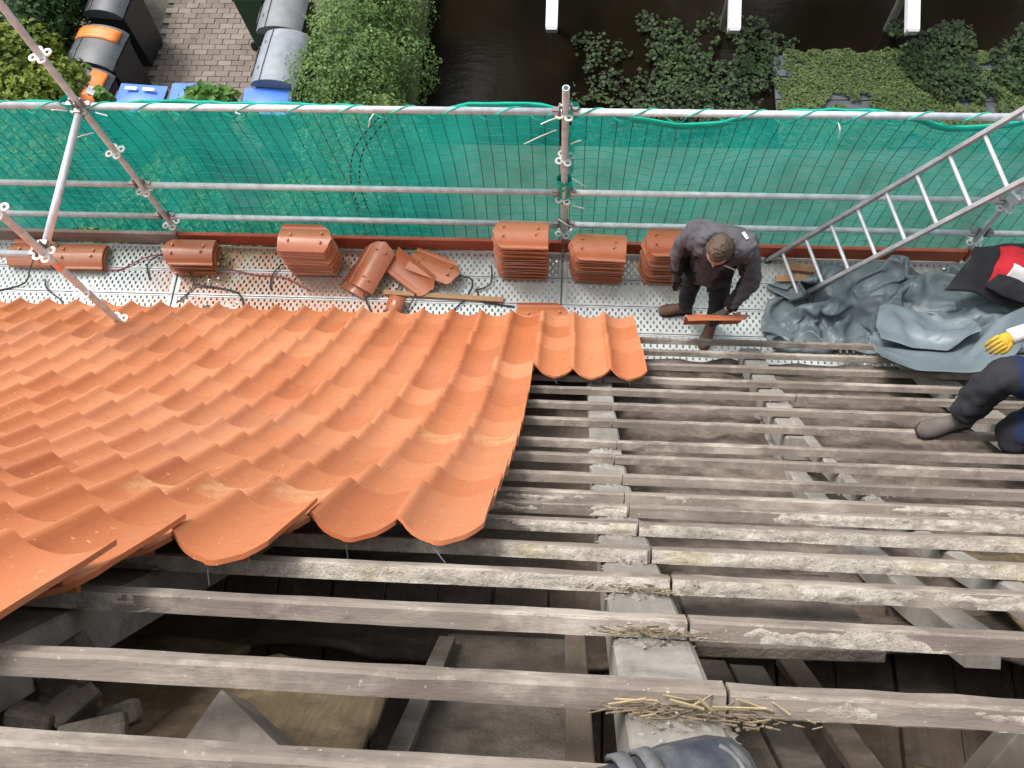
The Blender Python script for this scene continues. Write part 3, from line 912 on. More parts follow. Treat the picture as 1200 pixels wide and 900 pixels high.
tag(flip_tile((-0.21, 3.06, 3.31), 0.02, (0, 0)), 'single roof tile lying on the deck by the eaves', 'roof tile', GL, 'thing')
mb = MB()                                                              # broken piece of tile
P = []
for i in range(9):
    a = -0.9 + 1.8 * i / 8
    P.append([Vector((-0.07 + 0.01 * noise.noise(Vector((i, 1, 0))), 0.085 * math.sin(a), 0.05 * math.cos(a) - 0.03)), Vector((0.07 + 0.018 * noise.noise(Vector((i * 1.7, 5, 0))), 0.085 * math.sin(a), 0.05 * math.cos(a) - 0.03))])
mb.grid(P); o = mb.build('tile_fragment', M['tile'], smooth=True); so = o.modifiers.new('t', 'SOLIDIFY'); so.thickness = 0.013
o.location = (-1.44, 3.14, DECK_Z + 0.04); o.rotation_euler = (0.1, 0.05, R(-14)); tag(o, 'pale broken fragment of roof tile on the deck', 'tile fragment')
mb = MB(); mb.box((0, 0, 0), (1.02, 0.045, 0.03)); o = mb.build('timber_lath', M['fresh'], bevel=0.003); o.location = (-1.05, 3.235, DECK_Z + 0.019); o.rotation_euler = (0, 0, R(-2.5)); tag(o, 'thin pale timber lath lying on the deck below the loose tiles', 'lath')
for (x, y, w, d, h, rz, lab) in ((1.96, 3.575, 0.30, 0.075, 0.05, -0.12, 'short brown wood block under the ladder beside the toe board'), (1.84, 3.48, 0.26, 0.06, 0.035, 0.05, 'short yellow wood offcut under the ladder'), (2.14, 3.42, 0.2, 0.06, 0.045, -0.1, 'small wood offcut half under the tarpaulin')):
    mb = MB(); mb.box((0, 0, 0), (w, d, h)); o = mb.build('wood_block', M['fresh'], bevel=0.003); o.location = (x, y, DECK_Z + h / 2 + 0.004); o.rotation_euler = (0, 0, rz); tag(o, lab, 'wood block', 'wood blocks under the ladder')

# packing bands and cord
bands = [
    ([(-4.62, 3.50, .13), (-4.64, 3.36, .12), (-4.72, 3.25, .03), (-4.95, 3.18, .012)], 'black packing band trailing from the low flat pile'),
    ([(-4.55, 3.30, .02), (-4.50, 3.2, .03), (-4.36, 3.1, .012), (-4.32, 3.0, .01)], 'short black band on the deck near the inner standard'),
    ([(-3.62, 3.32, .012), (-3.66, 3.48, .03), (-3.5, 3.58, .05), (-3.32, 3.56, .06), (-3.28, 3.42, .05), (-3.22, 3.28, .02), (-3.32, 3.12, .012)], 'looped black band around the short stack'),
    ([(-3.22, 3.28, .03), (-2.98, 3.26, .012), (-2.80, 3.20, .02), (-2.74, 3.02, .012), (-2.78, 2.86, .012)], 'black band curling below the short stack'),
    ([(-2.72, 3.1, .012), (-2.86, 2.96, .03), (-3.02, 2.86, .012)], 'black band end crossing the deck below the short stack'),
    ([(-3.06, 3.1, .012), (-3.16, 2.98, .02), (-3.14, 2.86, .012)], 'small curved black band on the deck'),
    ([(-3.62, 2.9, .012), (-3.5, 2.91, .02), (-3.4, 2.88, .012)], 'tiny black band by the eaves tiles'),
    ([(-2.48, 3.5, .03), (-2.55, 3.38, .02), (-2.54, 3.26, .012)], 'black band beside the dusty stack'),
    ([(-1.72, 3.22, .05), (-1.62, 3.02, .012), (-1.48, 2.86, .03), (-1.3, 2.84, .012)], 'black band below the propped tile'),
    ([(-1.42, 3.38, .03), (-1.48, 3.16, .02), (-1.62, 2.92, .012), (-1.52, 2.84, .02)], 'black band running down from the broken tiles'),
    ([(-1.5, 3.1, .02), (-1.42, 2.98, .05), (-1.46, 2.88, .012), (-1.22, 2.9, .03)], 'tangled black band beside the tile fragment'),
    ([(-0.98, 3.42, .06), (-0.82, 3.38, .06), (-0.84, 3.25, .03), (-1.0, 3.05, .012), (-1.1, 2.86, .012)], 'long black band looping off the leaning tile'),
    ([(-0.78, 3.3, .02), (-0.66, 3.36, .03), (-0.66, 3.52, .06)], 'black band beside the tallest stack'),
    ([(-0.78, 3.32, .012), (-0.72, 3.2, .03), (-0.6, 3.18, .012), (-0.46, 3.16, .012)], 'black band in front of the tallest stack'),
    ([(-0.92, 2.92, .012), (-0.78, 2.9, .02), (-0.66, 2.88, .012)], 'short black band by the eaves near the single tile'),
    ([(-1.28, 3.24, .05), (-1.36, 3.05, .02), (-1.44, 2.9, .012)], 'black band crossing the timber lath'),
]
for pts, lab in bands:
    mb = MB(); mb.tube(spline([(a, b, DECK_Z + c) for a, b, c in pts], 8), 0.0075, 6, True, 0, 0.35)
    tag(mb.build('packing_band', M['strap'], smooth=True), lab, 'packing band', 'black packing bands on the deck')
mb = MB(); mb.tube(spline([(a, b, DECK_Z + c) for a, b, c in ((-4.05, 3.4, .03), (-3.9, 3.42, .012), (-3.74, 3.52, .02), (-3.58, 3.56, .03), (-3.4, 3.52, .02))], 8), 0.006, 6); tag(mb.build('red_cord', M['redcord'], smooth=True), 'thin red cord running along the deck to the short stack', 'cord')
mb = MB(); mb.tube(spline([(a, b, DECK_Z + c) for a, b, c in ((-3.0, 3.46, .03), (-2.7, 3.4, .012), (-2.45, 3.38, .02), (-2.2, 3.26, .02))], 8), 0.006, 6); tag(mb.build('red_cord', mat_plain('faded_red_cord', (0.5, 0.13, 0.08), 0.6), smooth=True), 'faded red cord in the dust before the dusty stack', 'cord')

# ------------------------------------------------------------------ ladder
lad = empty('ladder', (1.72, 3.5, DECK_Z)); tag(lad, 'aluminium ladder leaning on the guard rail over the tarpaulin', 'ladder')
A = Vector((1.66, 3.655, DECK_Z + 0.02)); U = (Vector((2.79, 3.66, 5.17)) - A).normalized()
Wd = Vector((0.16, -0.37, -0.02)); Wd = (Wd - U * Wd.dot(U)).normalized()
NRM = U.cross(Wd).normalized()
LL = 3.7
def lbar(a, b, w, h, name, m):
    d = (b - a).normalized(); mid = (a + b) / 2; L = (b - a).length
    x = d; y = Wd if abs(d.dot(Wd)) < .5 else U; z = x.cross(y).normalized(); y = z.cross(x)
    mb = MB(); mb.box(mid - lad.location, (L, w, h), Matrix((x, y, z)).transposed())
    return mb.build(name, M[m], lad, bevel=0.004)
lbar(A, A + U * LL, 0.03, 0.066, 'rail', 'alu_dull'); lbar(A + Wd * 0.40, A + Wd * 0.40 + U * LL, 0.03, 0.066, 'rail', 'alu_dull')
for i in range(15):
    p = A + U * (0.16 + 0.253 * i)
    mb = MB(); mb.tube([p + Wd * 0.012 - lad.location, p + Wd * 0.388 - lad.location], 0.0145, 12); mb.build('rung', M['alu'], lad, smooth=False)
for w in (0, 0.40):
    p = A + Wd * w
    mb = MB(); mb.box(p - lad.location, (0.05, 0.045, 0.035)); mb.build('foot', M['strap'], lad)

# ------------------------------------------------------------------ tarpaulin
tarp = empty('tarpaulin', (2.5, 3.2, DECK_Z)); tag(tarp, 'crumpled blue-grey tarpaulin heaped on the deck under the ladder', 'tarpaulin')
def crease(x, y, sd, k):
    r_ = random.Random(sd); h = 0
    for i in range(k):
        a = r_.uniform(0, math.pi); f = r_.uniform(1.6, 6.0) * (1.9 if i > 3 else 1); ph = r_.uniform(0, 6)
        u = (x * math.cos(a) + y * math.sin(a)) * f + ph + 0.35 * noise.noise(Vector((x * 1.6, y * 1.6, i + sd)))
        tri = abs((u % 2.0) - 1.0)
        h += (tri - .5) / f * 1.9
    return h / math.sqrt(k)
def fold(corners, nu, nv, amp, sd, k=7, bulge=0.0, lip=0.0, focus=None):
    c0, c1, c2, c3 = [Vector(c) for c in corners]
    P = []
    for i in range(nu + 1):
        row = []
        for j in range(nv + 1):
            a, b = i / nu, j / nv
            p = c0.lerp(c1, a).lerp(c3.lerp(c2, a), b)
            h = crease(p.x, p.y, sd, k) * amp + bulge * math.sin(math.pi * a) * math.sin(math.pi * b)
            if focus:
                v = Vector((p.x - focus[0], p.y - focus[1])); ang = math.atan2(v.y, v.x); rr = v.length
                h += abs(((ang * 3.4 + 0.8 * noise.noise(Vector((rr * 1.2, ang, sd)))) % 2) - 1) * min(rr, 0.9) * 0.20
            edge = min(a, 1 - a, b, 1 - b)
            h -= lip * max(0, 0.05 - edge) / 0.05
            e = 0.05 * noise.noise(Vector((p.x * 3, p.y * 3, sd)))
            row.append(Vector((p.x + e, p.y + 0.05 * noise.noise(Vector((p.x * 3, p.y * 3, sd + 7))), p.z + h)) - tarp.location)
        P.append(row)
    mb = MB(); mb.grid(P)
    o = mb.build('tarpaulin_fold', M['tarp'], tarp, smooth=True)
    o.data.set_sharp_from_angle(angle=R(9))
    so = o.modifiers.new('thick', 'SOLIDIFY'); so.thickness = 0.004
    return o

def collider(vs, fs):
    me = bpy.data.meshes.new('tmp_collider'); me.from_pydata(vs, [], fs)
    o = bpy.data.objects.new('tmp_collider', me); col.objects.link(o)
    o.modifiers.new('c', 'COLLISION'); o.collision.thickness_outer = 0.012; o.collision.cloth_friction = 60
    return o
def lump(x, y, z, r):
    mb = MB(); mb.lathe([(r * math.sin(math.pi * k / 10), -r * math.cos(math.pi * k / 10)) for k in range(11)], (x, y, z), 18)
    return collider(mb.v, mb.f)
def drape(nx, ny, sx, sy, cx, cy, z0, comp, seed, frames, amp, bend, rz=0.0, slope=0.0):
    """a stiff sheet, larger than the space it is dropped into, buckles and settles on what lies below"""
    vs, rest = [], []
    for j in range(ny + 1):
        for i in range(nx + 1):
            u = i / nx - .5; v = j / ny - .5
            rest.append((u * sx, v * sy, 0))
            x = u * sx * comp[0]; y = v * sy * comp[1]
            z = z0 + amp * noise.noise(Vector((x * 2.4, y * 2.4, seed))) + amp * .45 * noise.noise(Vector((x * 6, y * 6, seed + 5))) - slope * y
            px = x + .03 * noise.noise(Vector((x * 4, y * 4, seed + 9))); py = y + .03 * noise.noise(Vector((x * 4, y * 4, seed + 19)))
            vs.append((cx + px * math.cos(rz) - py * math.sin(rz), cy + px * math.sin(rz) + py * math.cos(rz), z))
    fs = [(j * (nx + 1) + i, j * (nx + 1) + i + 1, (j + 1) * (nx + 1) + i + 1, (j + 1) * (nx + 1) + i) for j in range(ny) for i in range(nx)]
    me = bpy.data.meshes.new('tmp_sheet'); me.from_pydata(vs, [], fs)
    o = bpy.data.objects.new('tmp_sheet', me); col.objects.link(o)
    o.shape_key_add(name='Basis'); kb = o.shape_key_add(name='rest')
    for k, q in enumerate(rest): kb.data[k].co = q
    kb.value = 0
    c = o.modifiers.new('cloth', 'CLOTH'); st = c.settings
    st.quality = 5; st.mass = .35; st.tension_stiffness = 18; st.compression_stiffness = 18; st.shear_stiffness = 8
    st.bending_stiffness = bend; st.bending_damping = 1; st.air_damping = 2; st.rest_shape_key = kb; st.tension_damping = 10; st.compression_damping = 10
    c.collision_settings.distance_min = .008; c.collision_settings.collision_quality = 2
    c.collision_settings.use_self_collision = True; c.collision_settings.self_distance_min = .006
    c.point_cache.frame_end = frames
    scene.frame_end = max(scene.frame_end, frames)
    for f in range(1, frames + 1): scene.frame_set(f)
    m2 = bpy.data.meshes.new_from_object(o.evaluated_get(bpy.context.evaluated_depsgraph_get()))
    bpy.data.objects.remove(o); scene.frame_set(1)
    m2.name = 'tarpaulin_fold'; m2.materials.clear(); m2.materials.append(M['tarp'])
    for q in m2.polygons: q.use_smooth = True
    f_ = link('tarpaulin_fold', m2, tarp); f_.location = -tarp.location
    ms = f_.modifiers.new('s', 'SUBSURF'); ms.levels = 1; ms.render_levels = 1
    so = f_.modifiers.new('thick', 'SOLIDIFY'); so.thickness = .004
    # later sheets rest on this one
    cl = bpy.data.objects.new('tmp_collider', m2); col.objects.link(cl); cl.modifiers.new('c', 'COLLISION'); cl.collision.thickness_outer = .012; cl.collision.cloth_friction = 60
    return f_, cl
tmp = [collider([(-1, 2.6, DECK_Z), (6, 2.6, DECK_Z), (6, 3.72, DECK_Z), (-1, 3.72, DECK_Z)], [(0, 1, 2, 3)]),
       collider([(-1, 3.67, 3.0), (6, 3.67, 3.0), (6, 3.67, 5.6), (-1, 3.67, 5.6)], [(0, 1, 2, 3)]),
       collider([(-1, 2.74, 3.80), (6, 2.74, 3.80), (6, 1.4, 5.36), (-1, 1.4, 5.36), (-1, 2.74, 2.8), (6, 2.74, 2.8)], [(3, 2, 1, 0), (0, 1, 5, 4)]),
       lump(2.15, 3.35, 3.2, .20), lump(2.55, 3.35, 3.2, .30), lump(2.85, 3.05, 3.35, .34), lump(3.4, 3.3, 3.3, .38), lump(3.3, 2.8, 3.5, .4)]
f_, cl = drape(116, 70, 3.3, 2.0, 2.54, 3.22, 4.0, (.55, .48), 3, 24, .50, 4.5); tmp.append(cl)
f_, cl = drape(72, 56, 2.3, 1.6, 3.12, 2.72, 4.5, (.60, .60), 8, 19, .36, 5, -.25, .5); tmp.append(cl)
f_, cl = drape(44, 24, 1.2, .60, 2.54, 2.30, 4.40, (.88, .72), 15, 9, .06, 30, -.34, 1.14); tmp.append(cl)
f_, cl = drape(34, 26, .80, .60, 2.58, 2.66, 4.42, (.84, .84), 21, 13, .09, 35, -.24, .75); tmp.append(cl)
for o in tmp: bpy.data.objects.remove(o)
M['jblack'] = mat_cloth('black_jacket_cloth', (0.022, 0.021, 0.026)); M['jred'] = mat_cloth('red_jacket_cloth', (0.45, 0.02, 0.03)); M['jwhite'] = mat_cloth('white_patch', (0.68, 0.67, 0.68), 0.7, 0.08)
jk = empty('work_jacket', (3.2, 3.2, 3.9)); tag(jk, 'black and red work jacket with white lettered patch dropped on the tarpaulin', 'jacket')
def jfold(name, corners, m, sd, amp=0.10, lift=0.0):
    c0, c1, c2, c3 = [Vector(c) for c in corners]; P = []
    for i in range(25):
        row = []
        for j in range(17):
            a, b = i / 24, j / 16
            p = c0.lerp(c1, a).lerp(c3.lerp(c2, a), b)
            h = crease(p.x * 1.6, p.y * 1.6, 5, 4) * amp + 0.06 * math.sin(math.pi * b) + lift
            row.append(Vector((p.x + 0.03 * noise.noise(Vector((p.x * 5, p.y * 5, sd))), p.y + 0.03 * noise.noise(Vector((p.x * 5, p.y * 5, sd + 4))), p.z + h)) - jk.location)
        P.append(row)
    mb = MB(); mb.grid(P); o = mb.build(name, M[m], jk, smooth=True); so = o.modifiers.new('t', 'SOLIDIFY'); so.thickness = 0.012; so.offset = -1
    return o
jfold('body', [(2.72, 3.02, 4.02), (3.55, 2.75, 4.05), (3.75, 3.45, 4.0), (3.0, 3.42, 3.95)], 'jblack', 1)
jfold('red_panel', [(2.95, 3.01, 4.06), (3.45, 2.77, 4.08), (3.66, 3.30, 4.05), (3.13, 3.37, 4.03)], 'jred', 2, lift=0.012)
jfold('black_panel', [(2.93, 2.98, 4.085), (3.2, 2.84, 4.10), (3.3, 2.98, 4.10), (3.05, 3.10, 4.08)], 'jblack', 3, lift=0.024)
jfold('white_patch', [(3.06, 3.06, 4.09), (3.26, 2.94, 4.095), (3.34, 3.06, 4.09), (3.16, 3.17, 4.085)], 'jwhite', 4, lift=0.034)

exec_people = True
# ------------------------------------------------------------------ people
M['skin'] = mat_plain('skin', (0.50, 0.24, 0.16), 0.55, 0, 0.12, 12, 0.1)
M['hair'] = mat_plain('brown_hair', (0.08, 0.05, 0.031), 0.65, 0, 0.4, 40, 0.7)
M['jgrey'] = mat_cloth('grey_jacket', (0.088, 0.083, 0.095)); M['jdark'] = mat_cloth('black_jacket_panel', (0.018, 0.017, 0.022))
M['trouser'] = mat_cloth('black_trousers', (0.022, 0.022, 0.027)); M['navy'] = mat_cloth('navy_cloth', (0.014, 0.024, 0.062))
M['boot_brown'] = mat_plain('brown_boot', (0.14, 0.065, 0.04), 0.7, 0, 0.35, 14); M['boot_grey'] = mat_plain('dusty_boot', (0.10, 0.082, 0.075), 0.85, 0, 0.3, 14)
M['glove_grey'] = mat_cloth('grey_glove', (0.07, 0.065, 0.065)); M['glove_yellow'] = mat_cloth('yellow_glove', (0.46, 0.29, 0.035), 0.8, 0.35, 14)
def skin(name, verts, edges, mats, parent, sub=2, paint=None):
    me = bpy.data.meshes.new(name)
    me.from_pydata([v[0] for v in verts], edges, [])
    o = bpy.data.objects.new(name, me); col.objects.link(o)
    md = o.modifiers.new('skin', 'SKIN'); md.use_smooth_shade = True
    for i, v in enumerate(verts):
        r = v[1] if isinstance(v[1], (tuple, list)) else (v[1], v[1])
        me.skin_vertices[0].data[i].radius = r
        me.skin_vertices[0].data[i].use_root = (i == 0)
    sb = o.modifiers.new('sub', 'SUBSURF'); sb.levels = sub; sb.render_levels = sub
    dg = bpy.context.evaluated_depsgraph_get()
    me2 = bpy.data.meshes.new_from_object(o.evaluated_get(dg))
    bpy.data.objects.remove(o)
    me2.name = name
    me2.materials.clear()
    if not isinstance(mats, (list, tuple)): mats = [mats]
    for m in mats: me2.materials.append(m)
    for p in me2.polygons:
        p.use_smooth = True
        p.material_index = paint(p.center) if paint else 0
    o2 = link(name, me2, parent)
    if parent is not None: o2.matrix_parent_inverse = parent.matrix_world.inverted() if False else Matrix.Translation(-parent.location)
    return o2
def chain(pts, start, verts, edges):
    prev = start
    for p in pts:
        verts.append(p); edges.append((prev, len(verts) - 1)); prev = len(verts) - 1
    return prev
def hand(wrist, direc, palmn, curl, mat, parent, name='glove', s=1.0, cuff=0.05, thumb=1):
    """five separate fingers rooted in a palm"""
    d = Vector(direc).normalized(); pn = Vector(palmn); pn = (pn - d * pn.dot(d)).normalized(); sd = d.cross(pn)
    w = Vector(wrist)
    verts = [(w, 0.030 * s), (w - d * cuff, 0.036 * s)]; edges = [(0, 1)]
    p1 = w + d * 0.045 * s; verts.append((p1, (0.040 * s, 0.020 * s))); edges.append((0, 2))
    p2 = w + d * 0.085 * s; verts.append((p2, (0.042 * s, 0.018 * s))); edges.append((2, 3))
    palm = skin(name, verts, edges, mat, parent, 2)
    for i, (off, L) in enumerate(((-0.031, .072), (-0.010, .082), (0.011, .077), (0.030, .062))):
        b = p2 + sd * off * s
        a1 = curl * 0.5; q = [b - d * 0.02 * s]
        dirv = d
        cur = b
        for seg, (fr, cv) in enumerate(((0.45, curl * 0.55), (0.32, curl * 1.1), (0.23, curl * 1.5))):
            dv = (d * math.cos(cv) + pn * math.sin(cv)).normalized()
            cur = cur + dv * L * fr * s; q.append(cur)
        vv = [(q[0], 0.0105 * s), (b, 0.0105 * s), (q[1], 0.0098 * s), (q[2], 0.009 * s), (q[3], 0.0078 * s)]
        f = skin('finger', vv, [(0, 1), (1, 2), (2, 3), (3, 4)], mat, None, 1)
        f.parent = palm; 
    tb = p1 + sd * thumb * -0.034 * s
    vv = [(p1 + sd * thumb * -0.015 * s, .012 * s), (tb + d * .01 * s, .0135 * s), (tb + d * .04 * s - sd * thumb * .014 * s + pn * .012, .0115 * s), (tb + d * .066 * s - sd * thumb * .008 * s + pn * .024, .0095 * s)]
    f = skin('thumb', vv, [(0, 1), (1, 2), (2, 3)], mat, None, 1); f.parent = palm
    return palm
def boot(toe, heel, z, mat, parent, w=0.047):
    t_, h_ = Vector((*toe, z)), Vector((*heel, z)); d = (t_ - h_).normalized(); L = (t_ - h_).length
    sd = Vector((-d.y, d.x, 0)); prof = []
    mb = MB()
    st = [(0.0, .034, .075), (0.06, .040, .115), (0.25, .041, .125), (0.40, .041, .105), (0.55, .045, .082), (0.75, .05, .070), (0.9, .044, .058), (0.97, .030, .045), (1.0, .012, .028)]
    P = []
    for k, wd, ht in st:
        c = h_ + d * (k * L); ring = []
        for j in range(12):
            a = 2 * math.pi * j / 12
            x = math.cos(a) * wd; zz = ht * 0.5 + math.sin(a) * ht * 0.5
            if math.sin(a) < -0.2: x *= 1.06; zz = 0.002 if math.sin(a) < -.7 else zz
            ring.append(c + sd * x + Vector((0, 0, zz)))
        P.append(ring + [ring[0]])
    mb.grid(P); mb.add(P[0][:-1], [tuple(reversed(range(12)))]); mb.add(P[-1][:-1], [tuple(range(12))])
    o = mb.build('boot', mat, parent, smooth=True); o.location = -parent.location
    so = MB(); S2 = []
    for k, wd, ht in st:
        c = h_ + d * (k * L * 1.02 - .004); S2.append([c + sd * (wd * 1.08) + Vector((0, 0, .018)), c - sd * (wd * 1.08) + Vector((0, 0, .018)), c - sd * (wd * 1.08) - Vector((0, 0, .006)), c + sd * (wd * 1.08) - Vector((0, 0, .006)), c + sd * (wd * 1.08) + Vector((0, 0, .018))])
    so.grid(S2); so.add(S2[0][:-1], [(0, 1, 2, 3)]); so.add(S2[-1][:-1], [(3, 2, 1, 0)])
    s_ = so.build('sole', M['strap'], o); s_.location = (0, 0, 0)
    return o
def head_mesh(c, face, up, mat):
    f = Vector(face).normalized(); u = Vector(up); u = (u - f * u.dot(f)).normalized(); r = f.cross(u)
    mb = MB(); P = []
    NU, NV = 28, 22
    for i in range(NU + 1):
        row = []
        a = 2 * math.pi * i / NU
        for j in range(NV + 1):
            b = -math.pi / 2 + math.pi * j / NV
            x = math.cos(b) * math.cos(a); y = math.cos(b) * math.sin(a); z = math.sin(b)      # x forward
            k = 1.0
            X = x * 0.098; Y = y * 0.076; Z = z * 0.118
            if z < 0: Y *= 1 - 0.28 * (-z) ** 1.2; X *= 1 - 0.10 * (-z)
            if x < 0 and z < -.3: X *= 0.72
            nz = math.exp(-((y / 0.16) ** 2)) * (math.exp(-(((z + .18) / .16) ** 2))) * (x > 0)
            X += 0.026 * nz
            X += 0.006 * math.exp(-((z - .22) / .1) ** 2) * (x > .3)
            for sy in (-1, 1):
                X -= 0.010 * math.exp(-(((y - sy * .36) / .15) ** 2) - (((z - .04) / .11) ** 2)) * (x > 0)
            X += 0.006 * math.exp(-((y / .25) ** 2) - (((z + .52) / .06) ** 2)) * (x > 0)
            X += 0.008 * math.exp(-((y / .3) ** 2) - (((z + .85) / .14) ** 2)) * (x > 0)
            row.append(Vector(c) + f * X + r * Y + u * Z)
        P.append(row)
    mb.grid(P)
    for sy in (-1, 1):                                                 # ears
        ce = Vector(c) + r * (sy * 0.077) + u * -0.008 + f * -0.008
        vs = []; 
        E = []
        for i in range(7):
            t_ = i / 6 * math.pi
            E.append([ce + u * (0.032 * math.cos(t_)) + f * (-0.018 * math.sin(t_)) + r * (sy * (0.004 + 0.012 * math.sin(t_))), ce + u * (0.024 * math.cos(t_)) + f * (0.006 * math.sin(t_) + .004) + r * (sy * 0.006)])
        mb.grid(E)
    return mb, f, u, r
def hair_mesh(c, f, u, r, sd=0):
    mb = MB(); P = []
    for i in range(41):
        a = 2 * math.pi * i / 40; row = []
        for j in range(17):
            lo = -0.35 if math.cos(a) < 0.1 else (-0.35 + 1.0 * min(1, (math.cos(a) - .1) / .5))
            b = lo + (math.pi / 2 - lo) * j / 16
            x = math.cos(b) * math.cos(a); y = math.cos(b) * math.sin(a); z = math.sin(b)
            k = 1.05 + 0.07 * noise.noise(Vector((x * 9, y * 4, z * 9 + sd))) + 0.06 * noise.noise(Vector((x * 22, y * 9, z * 22 + sd)))
            if j == 0: k = 0.97
            row.append(Vector(c) + f * (x * 0.101 * k) + r * (y * 0.080 * k) + u * (z * 0.120 * k))
        P.append(row)
    mb.grid(P)
    return mb

# the roofer on the deck
p1 = empty('person', (1.0, 3.05, DECK_Z))
tag(p1, 'worker in grey and black jacket standing on the deck holding a tile', 'person')
Z = DECK_Z
V3 = lambda x, y, z: Vector((x, y, z))
hipL, hipR = V3(1.09, 3.07, Z + .88), V3(0.92, 3.11, Z + .88)
pelv = V3(1.01, 3.10, Z + .93); waist = V3(1.01, 3.05, Z + 1.08); chest = V3(1.0, 3.01, Z + 1.30); upch = V3(0.985, 2.95, Z + 1.42); neck = V3(0.965, 2.88, Z + 1.475)
headc = V3(0.945, 2.81, Z + 1.575)
shR, shL = V3(0.815, 3.03, Z + 1.43), V3(1.155, 2.92, Z + 1.43)
elR, haR = V3(0.765, 3.06, Z + 1.13), V3(0.775, 3.00, Z + 0.88)
elL, haL = V3(1.245, 2.84, Z + 1.12), V3(1.10, 2.70, Z + 0.93)
knR, anR = V3(0.92, 3.10, Z + .48), V3(0.955, 3.16, Z + .10)
knL, anL = V3(1.14, 2.98, Z + .48), V3(1.16, 3.03, Z + .10)
bv = [(pelv, .115), (waist, .12), (chest, .135), (upch, .10), (neck, .055), (headc - V3(0, 0, .03), .05)]
be = [(0, 1), (1, 2), (2, 3), (3, 4), (4, 5)]
for sh, el, ha in ((shR, elR, haR), (shL, elL, haL)): chain([(sh, .05), (el, .04), (ha, .028)], 3, bv, be)
for hi, kn, an in ((hipR, knR, anR), (hipL, knL, anL)): chain([(hi, .08), (kn, .055), (an, .04)], 0, bv, be)
body = skin('body', bv, be, M['skin'], p1)
face = Vector((-0.30, -0.78, -0.55))
mbh, hf, hu, hr = head_mesh(headc, face, (-.1, -.3, 1), M['skin'])
hd = mbh.build('head', M['skin'], p1, smooth=True); hd.location = -p1.location
o = hair_mesh(headc, hf, hu, hr).build('hair', M['hair'], hd, smooth=True)
jv = [(pelv + V3(-.005, -.05, -.17), (.205, .18)), (pelv + V3(0, 0, -.03), (.195, .155)), (waist, (.185, .145)), (upch, (.16, .125)), (neck, .072), (chest, (.205, .155))]
je = [(0, 1), (1, 2), (2, 5), (5, 3), (3, 4)]
for sh, el, ha in ((shR, elR, haR), (shL, elL, haL)):
    chain([(sh, .090), (sh.lerp(el, .5), .082), (el, .072), (el.lerp(ha, .5), .062), (ha.lerp(el, .08), .048)], 3, jv, je)
def jpaint(c):
    q = Vector(c); ax = (shL - shR).normalized(); d = (q - chest).dot(ax)
    if (q - neck).length < .10: return 1                               # collar
    if abs(d) > 0.17:                                                  # sleeves: dark underside and cuffs, grey outside
        if q.z < Z + 1.0: return 1
        return 1 if abs(d) < .215 and q.z < Z + 1.36 else 0
    if 0.06 < d < 0.17 and Z + .92 < q.z < Z + 1.26: return 1          # dark pocket panel
    if d < -0.10 and q.z < Z + 1.36: return 1
    return 0
jacket = skin('jacket', jv, je, [M['jgrey'], M['jdark']], p1, 3, jpaint)
dz = jacket.modifiers.new('wrinkle', 'DISPLACE'); tx = bpy.data.textures.new('wrinkle', 'CLOUDS'); tx.noise_scale = 0.065; tx.noise_depth = 3; dz.texture = tx; dz.strength = 0.05; dz.texture_coords = 'GLOBAL'
dz2 = jacket.modifiers.new('crinkle', 'DISPLACE'); tx2 = bpy.data.textures.new('crinkle', 'CLOUDS'); tx2.noise_scale = 0.028; dz2.texture = tx2; dz2.strength = 0.014; dz2.texture_coords = 'GLOBAL'
zf = Vector((-.33, -.9, 0)).normalized()
mb = MB(); P = []
for i in range(25):
    a = 2 * math.pi * i / 24; dv = Vector((math.cos(a), math.sin(a), 0)); op = max(0, dv.dot(zf)) ** 6
    P.append([neck + dv * .066 + V3(0, 0, -.03 - .03 * op), neck + dv * .080 + V3(0, 0, .025 - .06 * op), neck + dv * .082 + V3(0, 0, .03 - .06 * op), neck + dv * .104 + V3(0, 0, -.035 - .05 * op)])
mb.grid(P); cl = mb.build('collar', M['jdark'], jacket, smooth=True)
mb = MB(); mb.box(shL.lerp(upch, .3) + V3(.02, .02, .10), (.02, .055, .006), Matrix.Rotation(.5, 3, 'Z')); mb.build('shoulder_flash', M['jwhite'], jacket)
mb = MB(); mb.tube([chest + zf * .16 + V3(0, 0, .12), waist + zf * .155, pelv + zf * .155 + V3(0, 0, -.02)], .004, 5); z_ = mb.build('zip', M['strap'], jacket); z_.location = (0, 0, 0)
z_.matrix_parent_inverse = Matrix.Identity(4)
for a_, b_ in (((chest + zf * .165 + (shL - shR).normalized() * .06 + V3(0, 0, .05)), Vector((.09, -.02, -.035))), ((upch + zf * .10 + (shL - shR).normalized() * .03 + V3(0, 0, .01)), Vector((-.06, .02, .02)))):
    mb = MB(); mb.tube([a_, a_ + b_], .005, 5); z_ = mb.build('piping', M['jwhite'], jacket)
tv = [(pelv, (.15, .125))]; te = []
for hi, kn, an in ((hipR, knR, anR), (hipL, knL, anL)): chain([(hi, .098), (hi.lerp(kn, .5), .088), (kn, .074), (kn.lerp(an, .5), .068), (an, .062)], 0, tv, te)
tr = skin('trousers', tv, te, M['trouser'], p1)
dz = tr.modifiers.new('wrinkle', 'DISPLACE'); dz.texture = tx; dz.strength = 0.025; dz.texture_coords = 'GLOBAL'
boot((0.745, 3.15), (1.01, 3.17), Z + .006, M['boot_brown'], p1)
boot((1.09, 2.82), (1.18, 3.07), Z + .006, M['boot_brown'], p1)
hand(haR, (0.02, -.06, -1), (0.5, -.5, 0), 0.55, M['glove_grey'], p1, thumb=1)
hand(haL, (-.75, -.45, -.35), (.2, .75, -.6), 1.0, M['glove_grey'], p1, thumb=-1)
